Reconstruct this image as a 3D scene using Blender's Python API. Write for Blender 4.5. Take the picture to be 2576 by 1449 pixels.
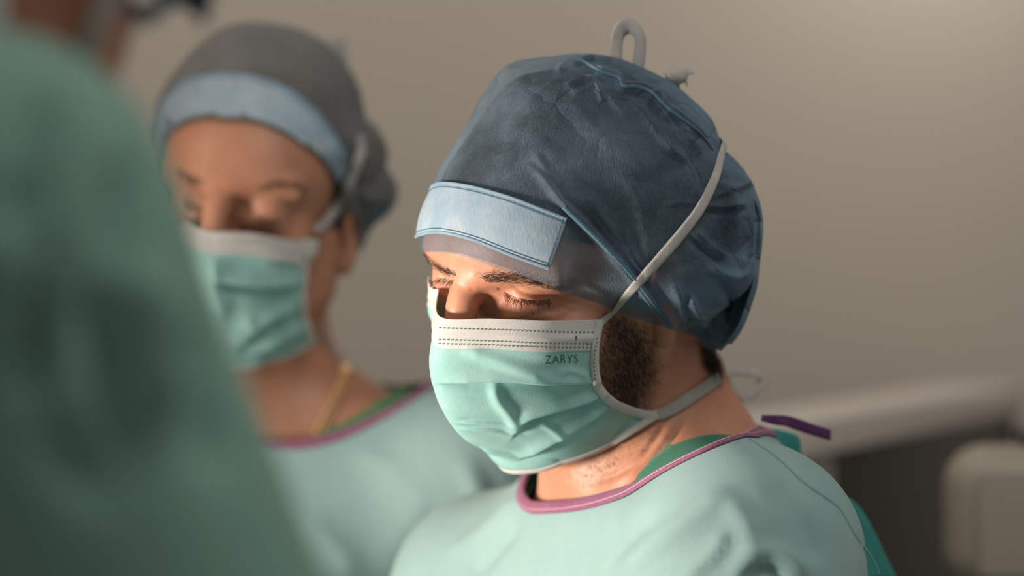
import bpy, math, random
import numpy as np
from mathutils import Vector, Matrix
from mathutils.bvhtree import BVHTree

for o in list(bpy.data.objects):
    bpy.data.objects.remove(o)
scene = bpy.context.scene
COL = scene.collection
rng = np.random.default_rng(7)
random.seed(7)

# ------------------------------------------------------------------ camera, world, lights, exposure
FPX = 85.0 / 36.0 * 2576.0
CAM = np.array([0.0, -1.5, 1.6])
cam = bpy.data.cameras.new('camera')
cam.lens = 85.0
cam.sensor_width = 36.0
cam.clip_start = 0.05
cam.dof.use_dof = True
cam.dof.focus_distance = 1.500
cam.dof.aperture_fstop = 2.4
cam_o = bpy.data.objects.new('camera', cam)
cam_o.location = CAM
cam_o.rotation_euler = (math.radians(90), 0, 0)
COL.objects.link(cam_o)
scene.camera = cam_o

world = bpy.data.worlds.new('world')
scene.world = world
world.use_nodes = True
world.node_tree.nodes['Background'].inputs[0].default_value = (1.0, 0.95, 0.89, 1)
world.node_tree.nodes['Background'].inputs[1].default_value = 0.24


def area(name, loc, aim, size, power, col, shape='DISK', spread=180):
    l = bpy.data.lights.new(name, 'AREA')
    l.shape = shape
    l.size = size
    l.energy = power
    l.color = col
    l.spread = math.radians(spread)
    o = bpy.data.objects.new(name, l)
    o.location = loc
    d = Vector(aim) - Vector(loc)
    o.rotation_euler = d.to_track_quat('-Z', 'Y').to_euler()
    COL.objects.link(o)
    return o


def spot(name, loc, aim, radius, cone, blend, power, col):
    l = bpy.data.lights.new(name, 'SPOT')
    l.shadow_soft_size = radius
    l.spot_size = math.radians(cone)
    l.spot_blend = blend
    l.energy = power
    l.color = col
    o = bpy.data.objects.new(name, l)
    o.location = loc
    o.rotation_euler = (Vector(aim) - Vector(loc)).to_track_quat('-Z', 'Y').to_euler()
    COL.objects.link(o)
    return o


# low key for light reflected off the table, ceiling panel behind the camera, added wall fills
spot('table_bounce_light', (-1.02, -0.40, 1.32), (0.10, 0.02, 1.54), 0.12, 56, 0.9, 105.0, (1.0, 0.88, 0.76))  # stands in for light bounced up from the table, not a lamp
area('ceiling_panel_light', (0.5, -0.6, 2.85), (0.3, 0.3, 1.2), 1.0, 10.0, (1.0, 0.96, 0.90))
area('wall_patch_fill', (0.58, 1.45, 2.42), (0.56, 1.75, 2.02), 0.15, 1.0, (1.0, 0.93, 0.88), spread=130)  # added fill, makes the bright patch high on the right of the wall
area('rear_wall_fill', (-0.5, 0.85, 2.92), (-0.15, 1.7, 1.4), 0.7, 7.0, (1.0, 0.94, 0.86))  # added fill that lifts the middle of the back wall
area('ceiling_lamp_light', (-1.1, -0.2, 2.3), (0.05, 0.1, 1.5), 0.4, 3.5, (1.0, 0.80, 0.66))

scene.view_settings.view_transform = 'Standard'
scene.view_settings.look = 'None'
scene.view_settings.gamma = 1.0
scene.view_settings.use_curve_mapping = False
scene.view_settings.exposure = 0.0


# ------------------------------------------------------------------ small helpers
def tag(o, label=None, cat=None, group=None, kind=None):
    if label: o['label'] = label
    if cat: o['category'] = cat
    if group: o['group'] = group
    if kind: o['kind'] = kind
    return o


def empty(name, loc=(0, 0, 0)):
    o = bpy.data.objects.new(name, None)
    o.location = loc
    o.empty_display_size = 0.05
    COL.objects.link(o)
    return o


def mesh_obj(name, V, Fc, mat, parent=None, smooth=True, attrs=None, uv=None):
    """world-space vertices; the parent is an unrotated Empty (or a mesh at its Empty's place)"""
    V = np.asarray(V, float)
    off = np.zeros(3)
    if parent is not None:
        q = parent
        while q is not None:
            off = off + np.array(q.location); q = q.parent
    me = bpy.data.meshes.new(name)
    me.from_pydata((V - off).tolist(), [], Fc if isinstance(Fc, list) else Fc.tolist())
    me.update()
    if smooth:
        me.polygons.foreach_set('use_smooth', np.ones(len(me.polygons), bool))
    if attrs:
        for k, a in attrs.items():
            at = me.attributes.new(k, 'FLOAT', 'POINT')
            at.data.foreach_set('value', np.asarray(a, np.float32))
    if uv is not None:
        ul = me.uv_layers.new(name='UVMap')
        vi = np.zeros(len(me.loops), np.int32)
        me.loops.foreach_get('vertex_index', vi)
        ul.data.foreach_set('uv', np.asarray(uv, np.float32)[vi].ravel())
    me.materials.append(mat)
    o = bpy.data.objects.new(name, me)
    COL.objects.link(o)
    if parent is not None:
        o.parent = parent
    return o


def solidify(o, t, offset=0.0):
    m = o.modifiers.new('thickness', 'SOLIDIFY')
    m.thickness = t
    m.offset = offset
    return o


def nrm(a):
    return a / np.maximum(np.linalg.norm(a, axis=-1, keepdims=True), 1e-12)


def headR(y, p, r):
    y, p, r = np.radians([y, p, r])
    f = np.array([-np.sin(y) * np.cos(p), -np.cos(y) * np.cos(p), -np.sin(p)])
    l = np.array([np.cos(y), -np.sin(y), 0])
    u = np.cross(l, -f)
    l2 = l * np.cos(r) - u * np.sin(r)
    u2 = u * np.cos(r) + l * np.sin(r)
    return np.stack([l2, -f, u2], 1)


def proj(P):
    d = np.asarray(P) - CAM
    return np.stack([1288 + FPX * d[..., 0] / d[..., 1], 724.5 - FPX * d[..., 2] / d[..., 1]], -1)


def raydir(px, py):
    return np.array([(px - 1288) / FPX, 1.0, (724.5 - py) / FPX])


def at_depth(px, py, dist):
    """point on the pixel's ray, dist metres in front of the camera"""
    return CAM + raydir(px, py) * dist


def poly_resample(pts, n):
    pts = np.asarray(pts, float)
    # Catmull-Rom through the points, even arc length
    P = np.vstack([2 * pts[0] - pts[1], pts, 2 * pts[-1] - pts[-2]])
    out = []
    for i in range(len(pts) - 1):
        p0, p1, p2, p3 = P[i:i + 4]
        for t in np.linspace(0, 1, 16, endpoint=False):
            out.append(0.5 * ((2 * p1) + (-p0 + p2) * t + (2 * p0 - 5 * p1 + 4 * p2 - p3) * t * t + (-p0 + 3 * p1 - 3 * p2 + p3) * t ** 3))
    out.append(pts[-1])
    out = np.array(out)
    s = np.r_[0, np.cumsum(np.linalg.norm(np.diff(out, axis=0), axis=1))]
    q = np.linspace(0, s[-1], n)
    return np.stack([np.interp(q, s, out[:, k]) for k in range(out.shape[1])], 1)


def bvh(V, Fc):
    return BVHTree.FromPolygons(np.asarray(V, float).tolist(), Fc if isinstance(Fc, list) else Fc.tolist())


def cast(tree, px, py):
    d = nrm(raydir(px, py))
    h = tree.ray_cast(Vector(CAM), Vector(d))
    if h[0] is None:
        return None, None
    n = np.array(h[1])
    if n @ d > 0: n = -n
    return np.array(h[0]), n


def cast_line(trees, pts, n, depth=None):
    """pixel polyline laid on the nearest surface; gaps are bridged in depth"""
    q = poly_resample(pts, n)
    P, N, ok = [], [], []
    for x, y in q:
        best = None
        for t in trees:
            p, nn = cast(t, x, y)
            if p is not None and (best is None or p[1] < best[0][1]): best = (p, nn)
        P.append(best[0] if best else None)
        N.append(best[1] if best else None)
        ok.append(best is not None)
    idx = [i for i in range(n) if ok[i]]
    ds = [P[i][1] - CAM[1] for i in idx] if idx else [depth]
    ii = idx if idx else [0]
    dd = np.interp(range(n), ii, ds)
    for i in range(n):
        if not ok[i]:
            P[i] = at_depth(q[i][0], q[i][1], dd[i])
            N[i] = N[min(idx, key=lambda k: abs(k - i))] if idx else np.array([0, -1, 0.0])
    return np.array(P), nrm(np.array(N))


def smooth1(A, it=2):
    A = A.copy()
    for _ in range(it):
        A[1:-1] = 0.25 * A[:-2] + 0.5 * A[1:-1] + 0.25 * A[2:]
    return A


def ribbon(P, N, width, lift=0.0015, thick=0.0008, cols=4, bow=0.0):
    """flat band along P with its face turned along N; returns closed thin mesh"""
    n = len(P)
    w = np.broadcast_to(np.asarray(width, float), (n,)) if np.ndim(width) else np.full(n, width)
    T = nrm(np.gradient(P, axis=0))
    B = nrm(np.cross(T, N))
    N2 = nrm(np.cross(B, T))
    N2 = np.where(((N2 * N).sum(1) < 0)[:, None], -N2, N2)
    s = np.linspace(-0.5, 0.5, cols + 1)
    V, UV = [], []
    L = np.r_[0, np.cumsum(np.linalg.norm(np.diff(P, axis=0), axis=1))]
    for side in (1, 0):
        for i in range(n):
            for k in s:
                V.append(P[i] + B[i] * k * w[i] + N2[i] * (lift + side * thick + bow * (0.25 - k * k) * 4))
                UV.append((L[i], k * w[i]))
    c = cols + 1
    Fc = []
    h = n * c
    for i in range(n - 1):
        for j in range(cols):
            a, b = i * c + j, i * c + j + 1
            Fc.append([a, b, b + c, a + c])
            Fc.append([h + a, h + a + c, h + b + c, h + b])
        a = i * c
        Fc.append([a, a + c, h + a + c, h + a])
        a = i * c + cols
        Fc.append([a, h + a, h + a + c, a + c])
    for i in (0, n - 1):
        for j in range(cols):
            a = i * c + j
            Fc.append([a, h + a, h + a + 1, a + 1] if i == 0 else [a, a + 1, h + a + 1, h + a])
    return np.array(V), Fc, np.array(UV)


def tube(P, r, seg=8):
    P = np.asarray(P, float)
    n = len(P)
    r = np.broadcast_to(np.asarray(r, float), (n,))
    T = nrm(np.gradient(P, axis=0))
    ref = np.array([0.13, 0.31, 0.94])
    B = nrm(np.cross(T, ref)); C = np.cross(T, B)
    a = np.arange(seg) * 2 * np.pi / seg
    V = (P[:, None] + r[:, None, None] * (np.cos(a)[None, :, None] * B[:, None] + np.sin(a)[None, :, None] * C[:, None])).reshape(-1, 3)
    Fc = []
    for i in range(n - 1):
        for j in range(seg):
            k = (j + 1) % seg
            Fc.append([i * seg + j, i * seg + k, (i + 1) * seg + k, (i + 1) * seg + j])
    Fc.append(list(range(seg))[::-1])
    Fc.append([(n - 1) * seg + j for j in range(seg)])
    return V, Fc


def join(parts):
    V, Fc, o = [], [], 0
    for v, f in parts:
        V.append(v)
        Fc += [[i + o for i in q] for q in f]
        o += len(v)
    return np.vstack(V), Fc


# ------------------------------------------------------------------ implicit modelling (smooth unions, surface nets)
class Field:
    def __init__(self):
        self.p = []

    def add(self, fn, c, rad, k=0.006, op='+'):
        self.p.append((fn, np.asarray(c, float), rad, k, op))

    def ell(self, c, r, k=0.006, op='+', R=None):
        c = np.asarray(c, float); r = np.asarray(r, float)
        R_ = np.eye(3) if R is None else R

        def fn(P):
            q = (P - c) @ R_
            k0 = np.linalg.norm(q / r, axis=-1)
            k1 = np.linalg.norm(q / (r * r), axis=-1)
            return k0 * (k0 - 1) / np.maximum(k1, 1e-9)
        self.add(fn, c, r.max(), k, op)

    def cone(self, a, b, r1, r2, k=0.006, op='+'):
        a = np.asarray(a, float); b = np.asarray(b, float)
        d = b - a; L = d @ d

        def fn(P):
            t = np.clip((P - a) @ d / L, 0, 1)
            return np.linalg.norm(P - a - t[..., None] * d, axis=-1) - (r1 + (r2 - r1) * t)
        self.add(fn, (a + b) / 2, np.sqrt(L) / 2 + max(r1, r2), k, op)

    def lid(self, c, r, n, k, off=0.0):
        c = np.asarray(c, float); n = nrm(np.asarray(n, float))

        def fn(P):
            q = P - c
            return np.maximum(np.linalg.norm(q, axis=-1) - r, -(q @ n) - off)
        self.add(fn, c, r, k, '+')

    @staticmethod
    def comb(d, e, k, op):
        if op == '+':
            h = np.maximum(k - np.abs(d - e), 0) / k
            return np.minimum(d, e) - h * h * k * 0.25
        h = np.maximum(k - np.abs(d + e), 0) / k
        return np.maximum(d, -e) + h * h * k * 0.25

    def grid(self, xs, ys, zs):
        D = np.full((len(xs), len(ys), len(zs)), 0.5, np.float32)
        for fn, c, rad, k, op in self.p:
            m = rad + k + 0.03
            sl = []
            for ax, g in enumerate((xs, ys, zs)):
                i0 = np.searchsorted(g, c[ax] - m); i1 = np.searchsorted(g, c[ax] + m)
                sl.append(slice(max(i0 - 1, 0), min(i1 + 1, len(g))))
            sx, sy, sz = sl
            gx, gy, gz = np.meshgrid(xs[sx], ys[sy], zs[sz], indexing='ij')
            if gx.size == 0: continue
            e = fn(np.stack([gx, gy, gz], -1))
            D[sx, sy, sz] = self.comb(D[sx, sy, sz], e, k, op)
        return D

    def at(self, P):
        d = np.full(len(P), 0.5)
        for fn, c, rad, k, op in self.p:
            m = np.linalg.norm(P - c, axis=1) < rad * 1.8 + k + 0.03
            if m.any():
                d[m] = self.comb(d[m], fn(P[m]), k, op)
        return d


def nets(D, xs, ys, zs):
    S = D < 0
    nx, ny, nz = D.shape
    cnt = np.zeros((nx - 1, ny - 1, nz - 1), np.int8)
    offs = [(i, j, k) for i in (0, 1) for j in (0, 1) for k in (0, 1)]
    for i, j, k in offs:
        cnt += S[i:nx - 1 + i, j:ny - 1 + j, k:nz - 1 + k]
    act = (cnt > 0) & (cnt < 8)
    I = np.argwhere(act)
    vid = np.full(act.shape, -1, np.int32)
    vid[act] = np.arange(len(I))
    vals = {o: D[I[:, 0] + o[0], I[:, 1] + o[1], I[:, 2] + o[2]] for o in offs}
    pos = {o: np.stack([xs[I[:, 0] + o[0]], ys[I[:, 1] + o[1]], zs[I[:, 2] + o[2]]], 1) for o in offs}
    acc = np.zeros((len(I), 3)); num = np.zeros(len(I))
    for a in offs:
        for ax in range(3):
            if a[ax] == 0:
                b = list(a); b[ax] = 1; b = tuple(b)
                va, vb = vals[a], vals[b]
                m = (va < 0) != (vb < 0)
                t = np.where(m, va / np.where(m, va - vb, 1), 0)
                acc += np.where(m[:, None], pos[a] + t[:, None] * (pos[b] - pos[a]), 0)
                num += m
    V = acc / num[:, None]
    F = []
    for ax in range(3):
        s0 = [slice(None)] * 3; s1 = [slice(None)] * 3
        s0[ax] = slice(0, -1); s1[ax] = slice(1, None)
        ch = S[tuple(s0)] != S[tuple(s1)]
        E_ = np.argwhere(ch)
        u, v = (ax + 1) % 3, (ax + 2) % 3
        E_ = E_[(E_[:, u] > 0) & (E_[:, v] > 0) & (E_[:, u] < D.shape[u] - 1) & (E_[:, v] < D.shape[v] - 1)]
        q = []
        for du, dv in ((-1, -1), (0, -1), (0, 0), (-1, 0)):
            c = E_.copy(); c[:, u] += du; c[:, v] += dv
            q.append(vid[c[:, 0], c[:, 1], c[:, 2]])
        q = np.stack(q, 1)
        ins = S[E_[:, 0], E_[:, 1], E_[:, 2]]
        q[~ins] = q[~ins][:, ::-1]
        F.append(q)
    return V, np.vstack(F)


def relax(F_, V, it=2):
    for _ in range(it):
        d = F_.at(V)
        e = 4e-4
        g = np.stack([F_.at(V + np.eye(3)[i] * e) - d for i in range(3)], 1) / e
        gn = np.maximum((g * g).sum(1), 0.05)
        V = V - np.clip(d / gn, -0.002, 0.002)[:, None] * g
    return V


def steps(*seg):
    out = []
    for a, b, s in seg:
        out.append(np.arange(a, b - s * 0.5, s))
    out.append([seg[-1][1]])
    return np.concatenate(out)


def vnormals(V, F_):
    F_ = np.asarray(F_)
    n = np.cross(V[F_[:, 2]] - V[F_[:, 0]], V[F_[:, 3]] - V[F_[:, 1]])
    N = np.zeros_like(V)
    for k in range(4):
        np.add.at(N, F_[:, k], n)
    return nrm(N)


def lapsmooth(V, F_, it=3, lam=0.5, mask=None):
    F_ = np.asarray(F_)
    E_ = np.vstack([F_[:, [0, 1]], F_[:, [1, 2]], F_[:, [2, 3]], F_[:, [3, 0]]])
    E_ = np.vstack([E_, E_[:, ::-1]])
    cnt = np.bincount(E_[:, 0], minlength=len(V))[:, None]
    for _ in range(it):
        A = np.zeros_like(V)
        for k in range(3):
            A[:, k] = np.bincount(E_[:, 0], V[E_[:, 1], k], minlength=len(V))
        W = A / np.maximum(cnt, 1) - V
        V = V + lam * (W if mask is None else W * mask[:, None])
    return V


def seg_dist(q, pl):
    """distance and signed side of 2-D points to a polyline"""
    best = np.full(len(q), 1e9); sg = np.zeros(len(q)); tt = np.zeros(len(q))
    m = len(pl) - 1
    for i in range(m):
        a, b = pl[i], pl[i + 1]
        d = b - a
        L2 = max(d @ d, 1e-9)
        t = np.clip((q - a) @ d / L2, 0, 1)
        r = q - a - t[:, None] * d
        dist = np.linalg.norm(r, axis=1)
        s = np.sign(d[0] * r[:, 1] - d[1] * r[:, 0])
        m_ = dist < best
        best[m_] = dist[m_]; sg[m_] = s[m_]; tt[m_] = (i + t[m_]) / m
    return best, sg, tt


def folds(V, N, lines):
    """raise folds and press creases along traced lines. line = (points, width, height_mm, kind)"""
    q = proj(V)
    view = nrm(V - CAM)
    front = np.clip(-(N * view).sum(1) * 6 + 0.6, 0, 1)
    disp = np.zeros(len(V))
    for pts, w, amp, kind in lines:
        pl = poly_resample(pts, max(8, 4 * len(pts)))
        bb = (q[:, 0] > pl[:, 0].min() - 4 * w) & (q[:, 0] < pl[:, 0].max() + 4 * w) & (q[:, 1] > pl[:, 1].min() - 4 * w) & (q[:, 1] < pl[:, 1].max() + 4 * w) & (front > 0)
        ix = np.where(bb)[0]
        if not len(ix): continue
        d, s, t = seg_dist(q[ix], pl)
        fade = np.clip(np.minimum(t, 1 - t) * 5 + 0.15, 0, 1)
        if kind == 'ridge':
            f = np.exp(-(d / w) ** 2)
        elif kind == 'step':          # raised on the right-hand side of the drawn direction
            f = np.tanh(s * d / (0.14 * w)) * np.exp(-(d / (1.3 * w)) ** 2)
        disp[ix] += (2.0 if w >= 9 else 1.8) * amp * 1e-3 * f * fade * front[ix]
    return V + N * disp[:, None]


def soft_poly(q, poly, soft):
    """1 inside the pixel polygon fading to 0 over soft pixels"""
    poly = np.asarray(poly, float)
    ins = np.zeros(len(q), bool)
    j = len(poly) - 1
    for i in range(len(poly)):
        a, b = poly[i], poly[j]
        c = ((a[1] > q[:, 1]) != (b[1] > q[:, 1]))
        xi = (b[0] - a[0]) * (q[:, 1] - a[1]) / (b[1] - a[1] + 1e-9) + a[0]
        ins ^= c & (q[:, 0] < xi)
        j = i
    d, _, _ = seg_dist(q, np.vstack([poly, poly[:1]]))
    sd = np.where(ins, d, -d)
    return np.clip(0.5 + sd / (2 * soft), 0, 1)


# ------------------------------------------------------------------ materials
class NT:
    def __init__(self, name):
        self.m = bpy.data.materials.new(name)
        self.m.use_nodes = True
        self.t = self.m.node_tree
        self.b = self.t.nodes['Principled BSDF']
        self.out = self.t.nodes['Material Output']

    def n(self, typ, **kw):
        x = self.t.nodes.new(typ)
        for k, v in kw.items():
            if k.startswith('i_'):
                key = k[2:]
                x.inputs[int(key) if key.isdigit() else key.replace('_', ' ')].default_value = v
            else:
                setattr(x, k, v)
        return x

    def l(self, a, b):
        self.t.links.new(a, b)

    def coord(self, scale=(1, 1, 1), kind='Object'):
        c = self.n('ShaderNodeTexCoord'); m = self.n('ShaderNodeMapping')
        m.inputs['Scale'].default_value = scale
        self.l(c.outputs[kind], m.inputs['Vector'])
        return m.outputs[0]

    def noise(self, scale, detail=4, rough=0.55, vec=None, dist=0.0):
        x = self.n('ShaderNodeTexNoise')
        x.inputs['Scale'].default_value = scale; x.inputs['Detail'].default_value = detail
        x.inputs['Roughness'].default_value = rough; x.inputs['Distortion'].default_value = dist
        if vec is None: vec = self.coord()
        self.l(vec, x.inputs['Vector'])
        return x.outputs['Fac']

    def n_vec(self, vec, amt):
        x = self.n('ShaderNodeTexNoise'); x.inputs['Scale'].default_value = 30; x.inputs['Detail'].default_value = 3
        self.l(vec, x.inputs['Vector'])
        a = self.n('ShaderNodeVectorMath', operation='MULTIPLY_ADD')
        self.l(x.outputs['Color'], a.inputs[0]); a.inputs[1].default_value = (amt,) * 3; self.l(vec, a.inputs[2])
        return a.outputs[0]

    def ramp(self, f, stops):
        r = self.n('ShaderNodeValToRGB')
        e = r.color_ramp.elements
        while len(e) < len(stops): e.new(0.5)
        for el, (p, c) in zip(e, stops):
            el.position = p; el.color = (*c, 1) if len(c) == 3 else c
        self.l(f, r.inputs[0])
        return r.outputs[0]

    def mix(self, f, a, b, blend='MIX'):
        x = self.n('ShaderNodeMix', data_type='RGBA', blend_type=blend)
        for s, v in ((x.inputs[0], f), (x.inputs[6], a), (x.inputs[7], b)):
            if hasattr(v, 'is_linked'): self.l(v, s)
            elif isinstance(v, (int, float)): s.default_value = v
            else: s.default_value = (*v, 1)
        return x.outputs[2]

    def math(self, op, a, b=0.5, clamp=False):
        x = self.n('ShaderNodeMath', operation=op, use_clamp=clamp)
        for s, v in ((x.inputs[0], a), (x.inputs[1], b)):
            if hasattr(v, 'is_linked'): self.l(v, s)
            else: s.default_value = v
        return x.outputs[0]

    def attr(self, name):
        return self.n('ShaderNodeAttribute', attribute_name=name).outputs['Fac']

    def bump(self, f, strength, dist, prev=None):
        b = self.n('ShaderNodeBump')
        b.inputs['Strength'].default_value = strength; b.inputs['Distance'].default_value = dist
        self.l(f, b.inputs['Height'])
        if prev is not None: self.l(prev, b.inputs['Normal'])
        return b.outputs[0]

    def set(self, **kw):
        for k, v in kw.items():
            s = self.b.inputs[k.replace('_', ' ')]
            if hasattr(v, 'is_linked'): self.l(v, s)
            elif isinstance(v, tuple) and len(v) == 3 and s.type == 'RGBA': s.default_value = (*v, 1)
            else: s.default_value = v
        return self


def lin(r, g, b):
    f = lambda c: (c / 255 / 12.92) if c / 255 <= 0.04045 else ((c / 255 + 0.055) / 1.055) ** 2.4
    return (f(r), f(g), f(b))


def simple(name, col, rough=0.6, metal=0.0, spec=0.5):
    m = NT(name)
    n = m.noise(60, 3)
    c = m.mix(m.math('MULTIPLY', n, 0.12), col, tuple(x * 0.7 for x in col))
    m.set(Base_Color=c, Roughness=rough, Metallic=metal, Specular_IOR_Level=spec)
    return m.m


def cloth_mat(name, col, col2, transl=0.25, weave=900.0, mottle=35.0, bumpd=0.0004, rough=0.8, trans=0.0, crumple=0.0):
    """non-woven fabric: mottled fibre colour, fine embossing, some light passing through"""
    m = NT(name)
    vec = m.coord()
    n1 = m.noise(mottle, 5, 0.6, vec)
    n2 = m.noise(weave, 2, 0.5, m.coord((1, 1, 0.35)))
    c = m.mix(m.ramp(n1, [(0.32, (0, 0, 0)), (0.68, (1, 1, 1))]), col, col2)
    c = m.mix(m.math('MULTIPLY', n2, 0.45), c, tuple(x * 0.60 for x in col))
    if trans > 0:
        c = m.mix(m.attr('opaque'), c, (0.15, 0.245, 0.34))
    h = m.math('ADD', m.math('MULTIPLY', n1, 0.5), n2)
    bn = m.bump(h, 0.5, bumpd)
    if crumple:
        v = m.n('ShaderNodeTexVoronoi', feature='DISTANCE_TO_EDGE'); v.inputs['Scale'].default_value = 34
        m.l(m.n_vec(vec, 0.018), v.inputs['Vector'])
        cr_ = m.math('POWER', m.math('MINIMUM', m.math('MULTIPLY', v.outputs['Distance'], 3.0), 1.0), 0.5)
        bn = m.bump(cr_, 0.35, crumple, bn)
        m.l(m.math('ADD', m.math('MULTIPLY', m.attr('crumple'), 0.75), 0.06), bn.node.inputs['Strength'])
    m.set(Base_Color=c, Roughness=rough, Specular_IOR_Level=0.25, Normal=bn)
    m.b.inputs['Sheen Weight'].default_value = 0.15
    tr = m.n('ShaderNodeBsdfTranslucent'); m.l(c, tr.inputs[0]); m.l(bn, tr.inputs['Normal'])
    mx = m.n('ShaderNodeMixShader'); mx.inputs[0].default_value = transl
    m.l(m.b.outputs[0], mx.inputs[1]); m.l(tr.outputs[0], mx.inputs[2])
    last = mx.outputs[0]
    if trans > 0:
        tp = m.n('ShaderNodeBsdfTransparent')
        tp.inputs[0].default_value = (0.80, 0.90, 1.0, 1)
        f = m.math('MULTIPLY', m.ramp(m.math('ADD', m.math('MULTIPLY', n1, 0.6), m.math('MULTIPLY', n2, 0.4)), [(0.35, (1, 1, 1)), (0.65, (0.55, 0.55, 0.55))]), trans)
        at = m.attr('opaque')
        f = m.math('MULTIPLY', f, m.math('SUBTRACT', 1.0, at, True))
        m2 = m.n('ShaderNodeMixShader')
        m.l(f, m2.inputs[0]); m.l(last, m2.inputs[1]); m.l(tp.outputs[0], m2.inputs[2])
        last = m2.outputs[0]
    m.l(last, m.out.inputs[0])
    return m.m


def skin_mat(name, base, red, hair=(0.014, 0.010, 0.008)):
    m = NT(name)
    n1 = m.noise(28, 5, 0.6)
    n2 = m.noise(160, 4, 0.6)
    n3 = m.noise(1500, 2, 0.5)
    c = m.mix(m.ramp(n1, [(0.3, (0, 0, 0)), (0.75, (1, 1, 1))]), base, red)
    c = m.mix(m.math('MULTIPLY', m.ramp(n2, [(0.45, (0, 0, 0)), (0.8, (1, 1, 1))]), 0.35), c, tuple(x * 0.72 for x in base))
    c = m.mix(m.math('MULTIPLY', m.attr('blush'), 0.8), c, (red[0] * 0.9, red[1] * 0.55, red[2] * 0.55))
    c = m.mix(m.attr('mole'), c, (0.11, 0.035, 0.015))
    bd = m.math('MULTIPLY', m.attr('beard'), m.math('ADD', m.math('MULTIPLY', m.noise(420, 3, .7), 0.9), 0.12), True)
    c = m.mix(bd, c, (0.06, 0.035, 0.024))
    c = m.mix(m.attr('scalp'), c, hair)
    bn = m.bump(n3, 0.16, 0.0004, m.bump(n2, 0.30, 0.0008))
    m.set(Base_Color=c, Roughness=0.46, Specular_IOR_Level=0.42, Normal=bn)
    m.b.inputs['Subsurface Weight'].default_value = 0.22
    m.b.inputs['Subsurface Radius'].default_value = (0.010, 0.0035, 0.0018)
    m.b.inputs['Subsurface Scale'].default_value = 1.0
    return m.m


M = {}
M['skin'] = skin_mat('warm_skin', (0.61, 0.30, 0.185), (0.58, 0.245, 0.155))
M['skin_fair'] = skin_mat('fair_skin', (0.53, 0.265, 0.165), (0.49, 0.215, 0.135), (0.16, 0.10, 0.065))
M['cap'] = cloth_mat('blue_nonwoven_cap', (0.145, 0.235, 0.325), (0.25, 0.35, 0.44), 0.22, 1000, 26, 0.0010, trans=0.80, crumple=0.0034)
M['cap_far'] = cloth_mat('grey_blue_cap', (0.25, 0.245, 0.235), (0.28, 0.275, 0.265), 0.2, 900, 30, trans=0.30)
M['cap_pouch'] = cloth_mat('blue_cap_gather', (0.115, 0.175, 0.27), (0.15, 0.22, 0.32), 0.2, 900, 40)
M['band'] = cloth_mat('pale_blue_sweatband', (0.33, 0.47, 0.60), (0.50, 0.60, 0.68), 0.2, 700, 45)
M['band_edge'] = cloth_mat('blue_band_edge', (0.27, 0.41, 0.55), (0.35, 0.49, 0.62), 0.2, 700, 45)
M['seam'] = cloth_mat('blue_seam', (0.10, 0.20, 0.29), (0.13, 0.24, 0.33), 0.2, 700, 45)
M['thread'] = simple('blue_thread', (0.06, 0.13, 0.20), 0.8)
M['mask'] = cloth_mat('mint_mask_fabric', (0.40, 0.75, 0.715), (0.56, 0.84, 0.81), 0.28, 1300, 60, 0.00016)
M['mask_white'] = cloth_mat('white_mask_binding', (0.78, 0.755, 0.73), (0.84, 0.82, 0.80), 0.25, 1200, 80, 0.00018)
M['tie'] = cloth_mat('white_tie_fabric', (0.60, 0.58, 0.55), (0.70, 0.68, 0.65), 0.3, 1500, 120, 0.0005)
M['weld'] = simple('dark_green_weld', (0.08, 0.16, 0.13), 0.8)
M['print'] = simple('dark_green_print', (0.03, 0.11, 0.11), 0.8)
M['gown'] = cloth_mat('pale_teal_gown', (0.37, 0.565, 0.56), (0.40, 0.60, 0.59), 0.18, 1600, 40, 0.0004)
M['gown_seam'] = cloth_mat('gown_seam', (0.22, 0.42, 0.41), (0.25, 0.45, 0.44), 0.1)
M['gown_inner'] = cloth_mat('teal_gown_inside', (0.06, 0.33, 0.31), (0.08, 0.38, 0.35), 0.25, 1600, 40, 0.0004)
M['gown_fore'] = cloth_mat('shaded_gown_fabric', (0.25, 0.45, 0.365), (0.27, 0.475, 0.39), 0.15, 1200, 25, 0.0004)  # same teal gown, its weaker light put into a darker, greener colour
M['binding'] = cloth_mat('purple_binding', (0.33, 0.11, 0.22), (0.41, 0.16, 0.28), 0.1, 1300, 200, 0.0006)
M['binding_shaded'] = cloth_mat('shaded_purple_binding', (0.085, 0.022, 0.10), (0.11, 0.03, 0.125), 0.1, 1300, 200, 0.0006)  # shaded copy of the purple binding, the shade is in the colour
M['scrub'] = cloth_mat('green_scrub_cotton', (0.035, 0.22, 0.135), (0.05, 0.26, 0.165), 0.05, 2500, 300, 0.0004)
M['scrub_light'] = cloth_mat('light_green_scrub_cotton', (0.08, 0.27, 0.12), (0.10, 0.30, 0.14), 0.05, 2500, 300, 0.0004)
M['hair'] = simple('dark_brown_hair', (0.028, 0.018, 0.012), 0.45)
M['stitch'] = simple('pale_thread', (0.70, 0.55, 0.52), 0.8)
M['gold'] = simple('gold_chain_metal', (0.95, 0.66, 0.33), 0.30, 0.6)
M['glove'] = simple('pale_latex_glove', (0.72, 0.70, 0.62), 0.5)
M['shoe'] = simple('white_clog_plastic', (0.6, 0.6, 0.6), 0.5)
_e = NT('glossy_eye')
_e.set(Base_Color=(0.75, 0.70, 0.66), Roughness=0.12); M['eye'] = _e.m
M['iris'] = simple('dark_brown_iris', (0.035, 0.018, 0.010), 0.12)

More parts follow.
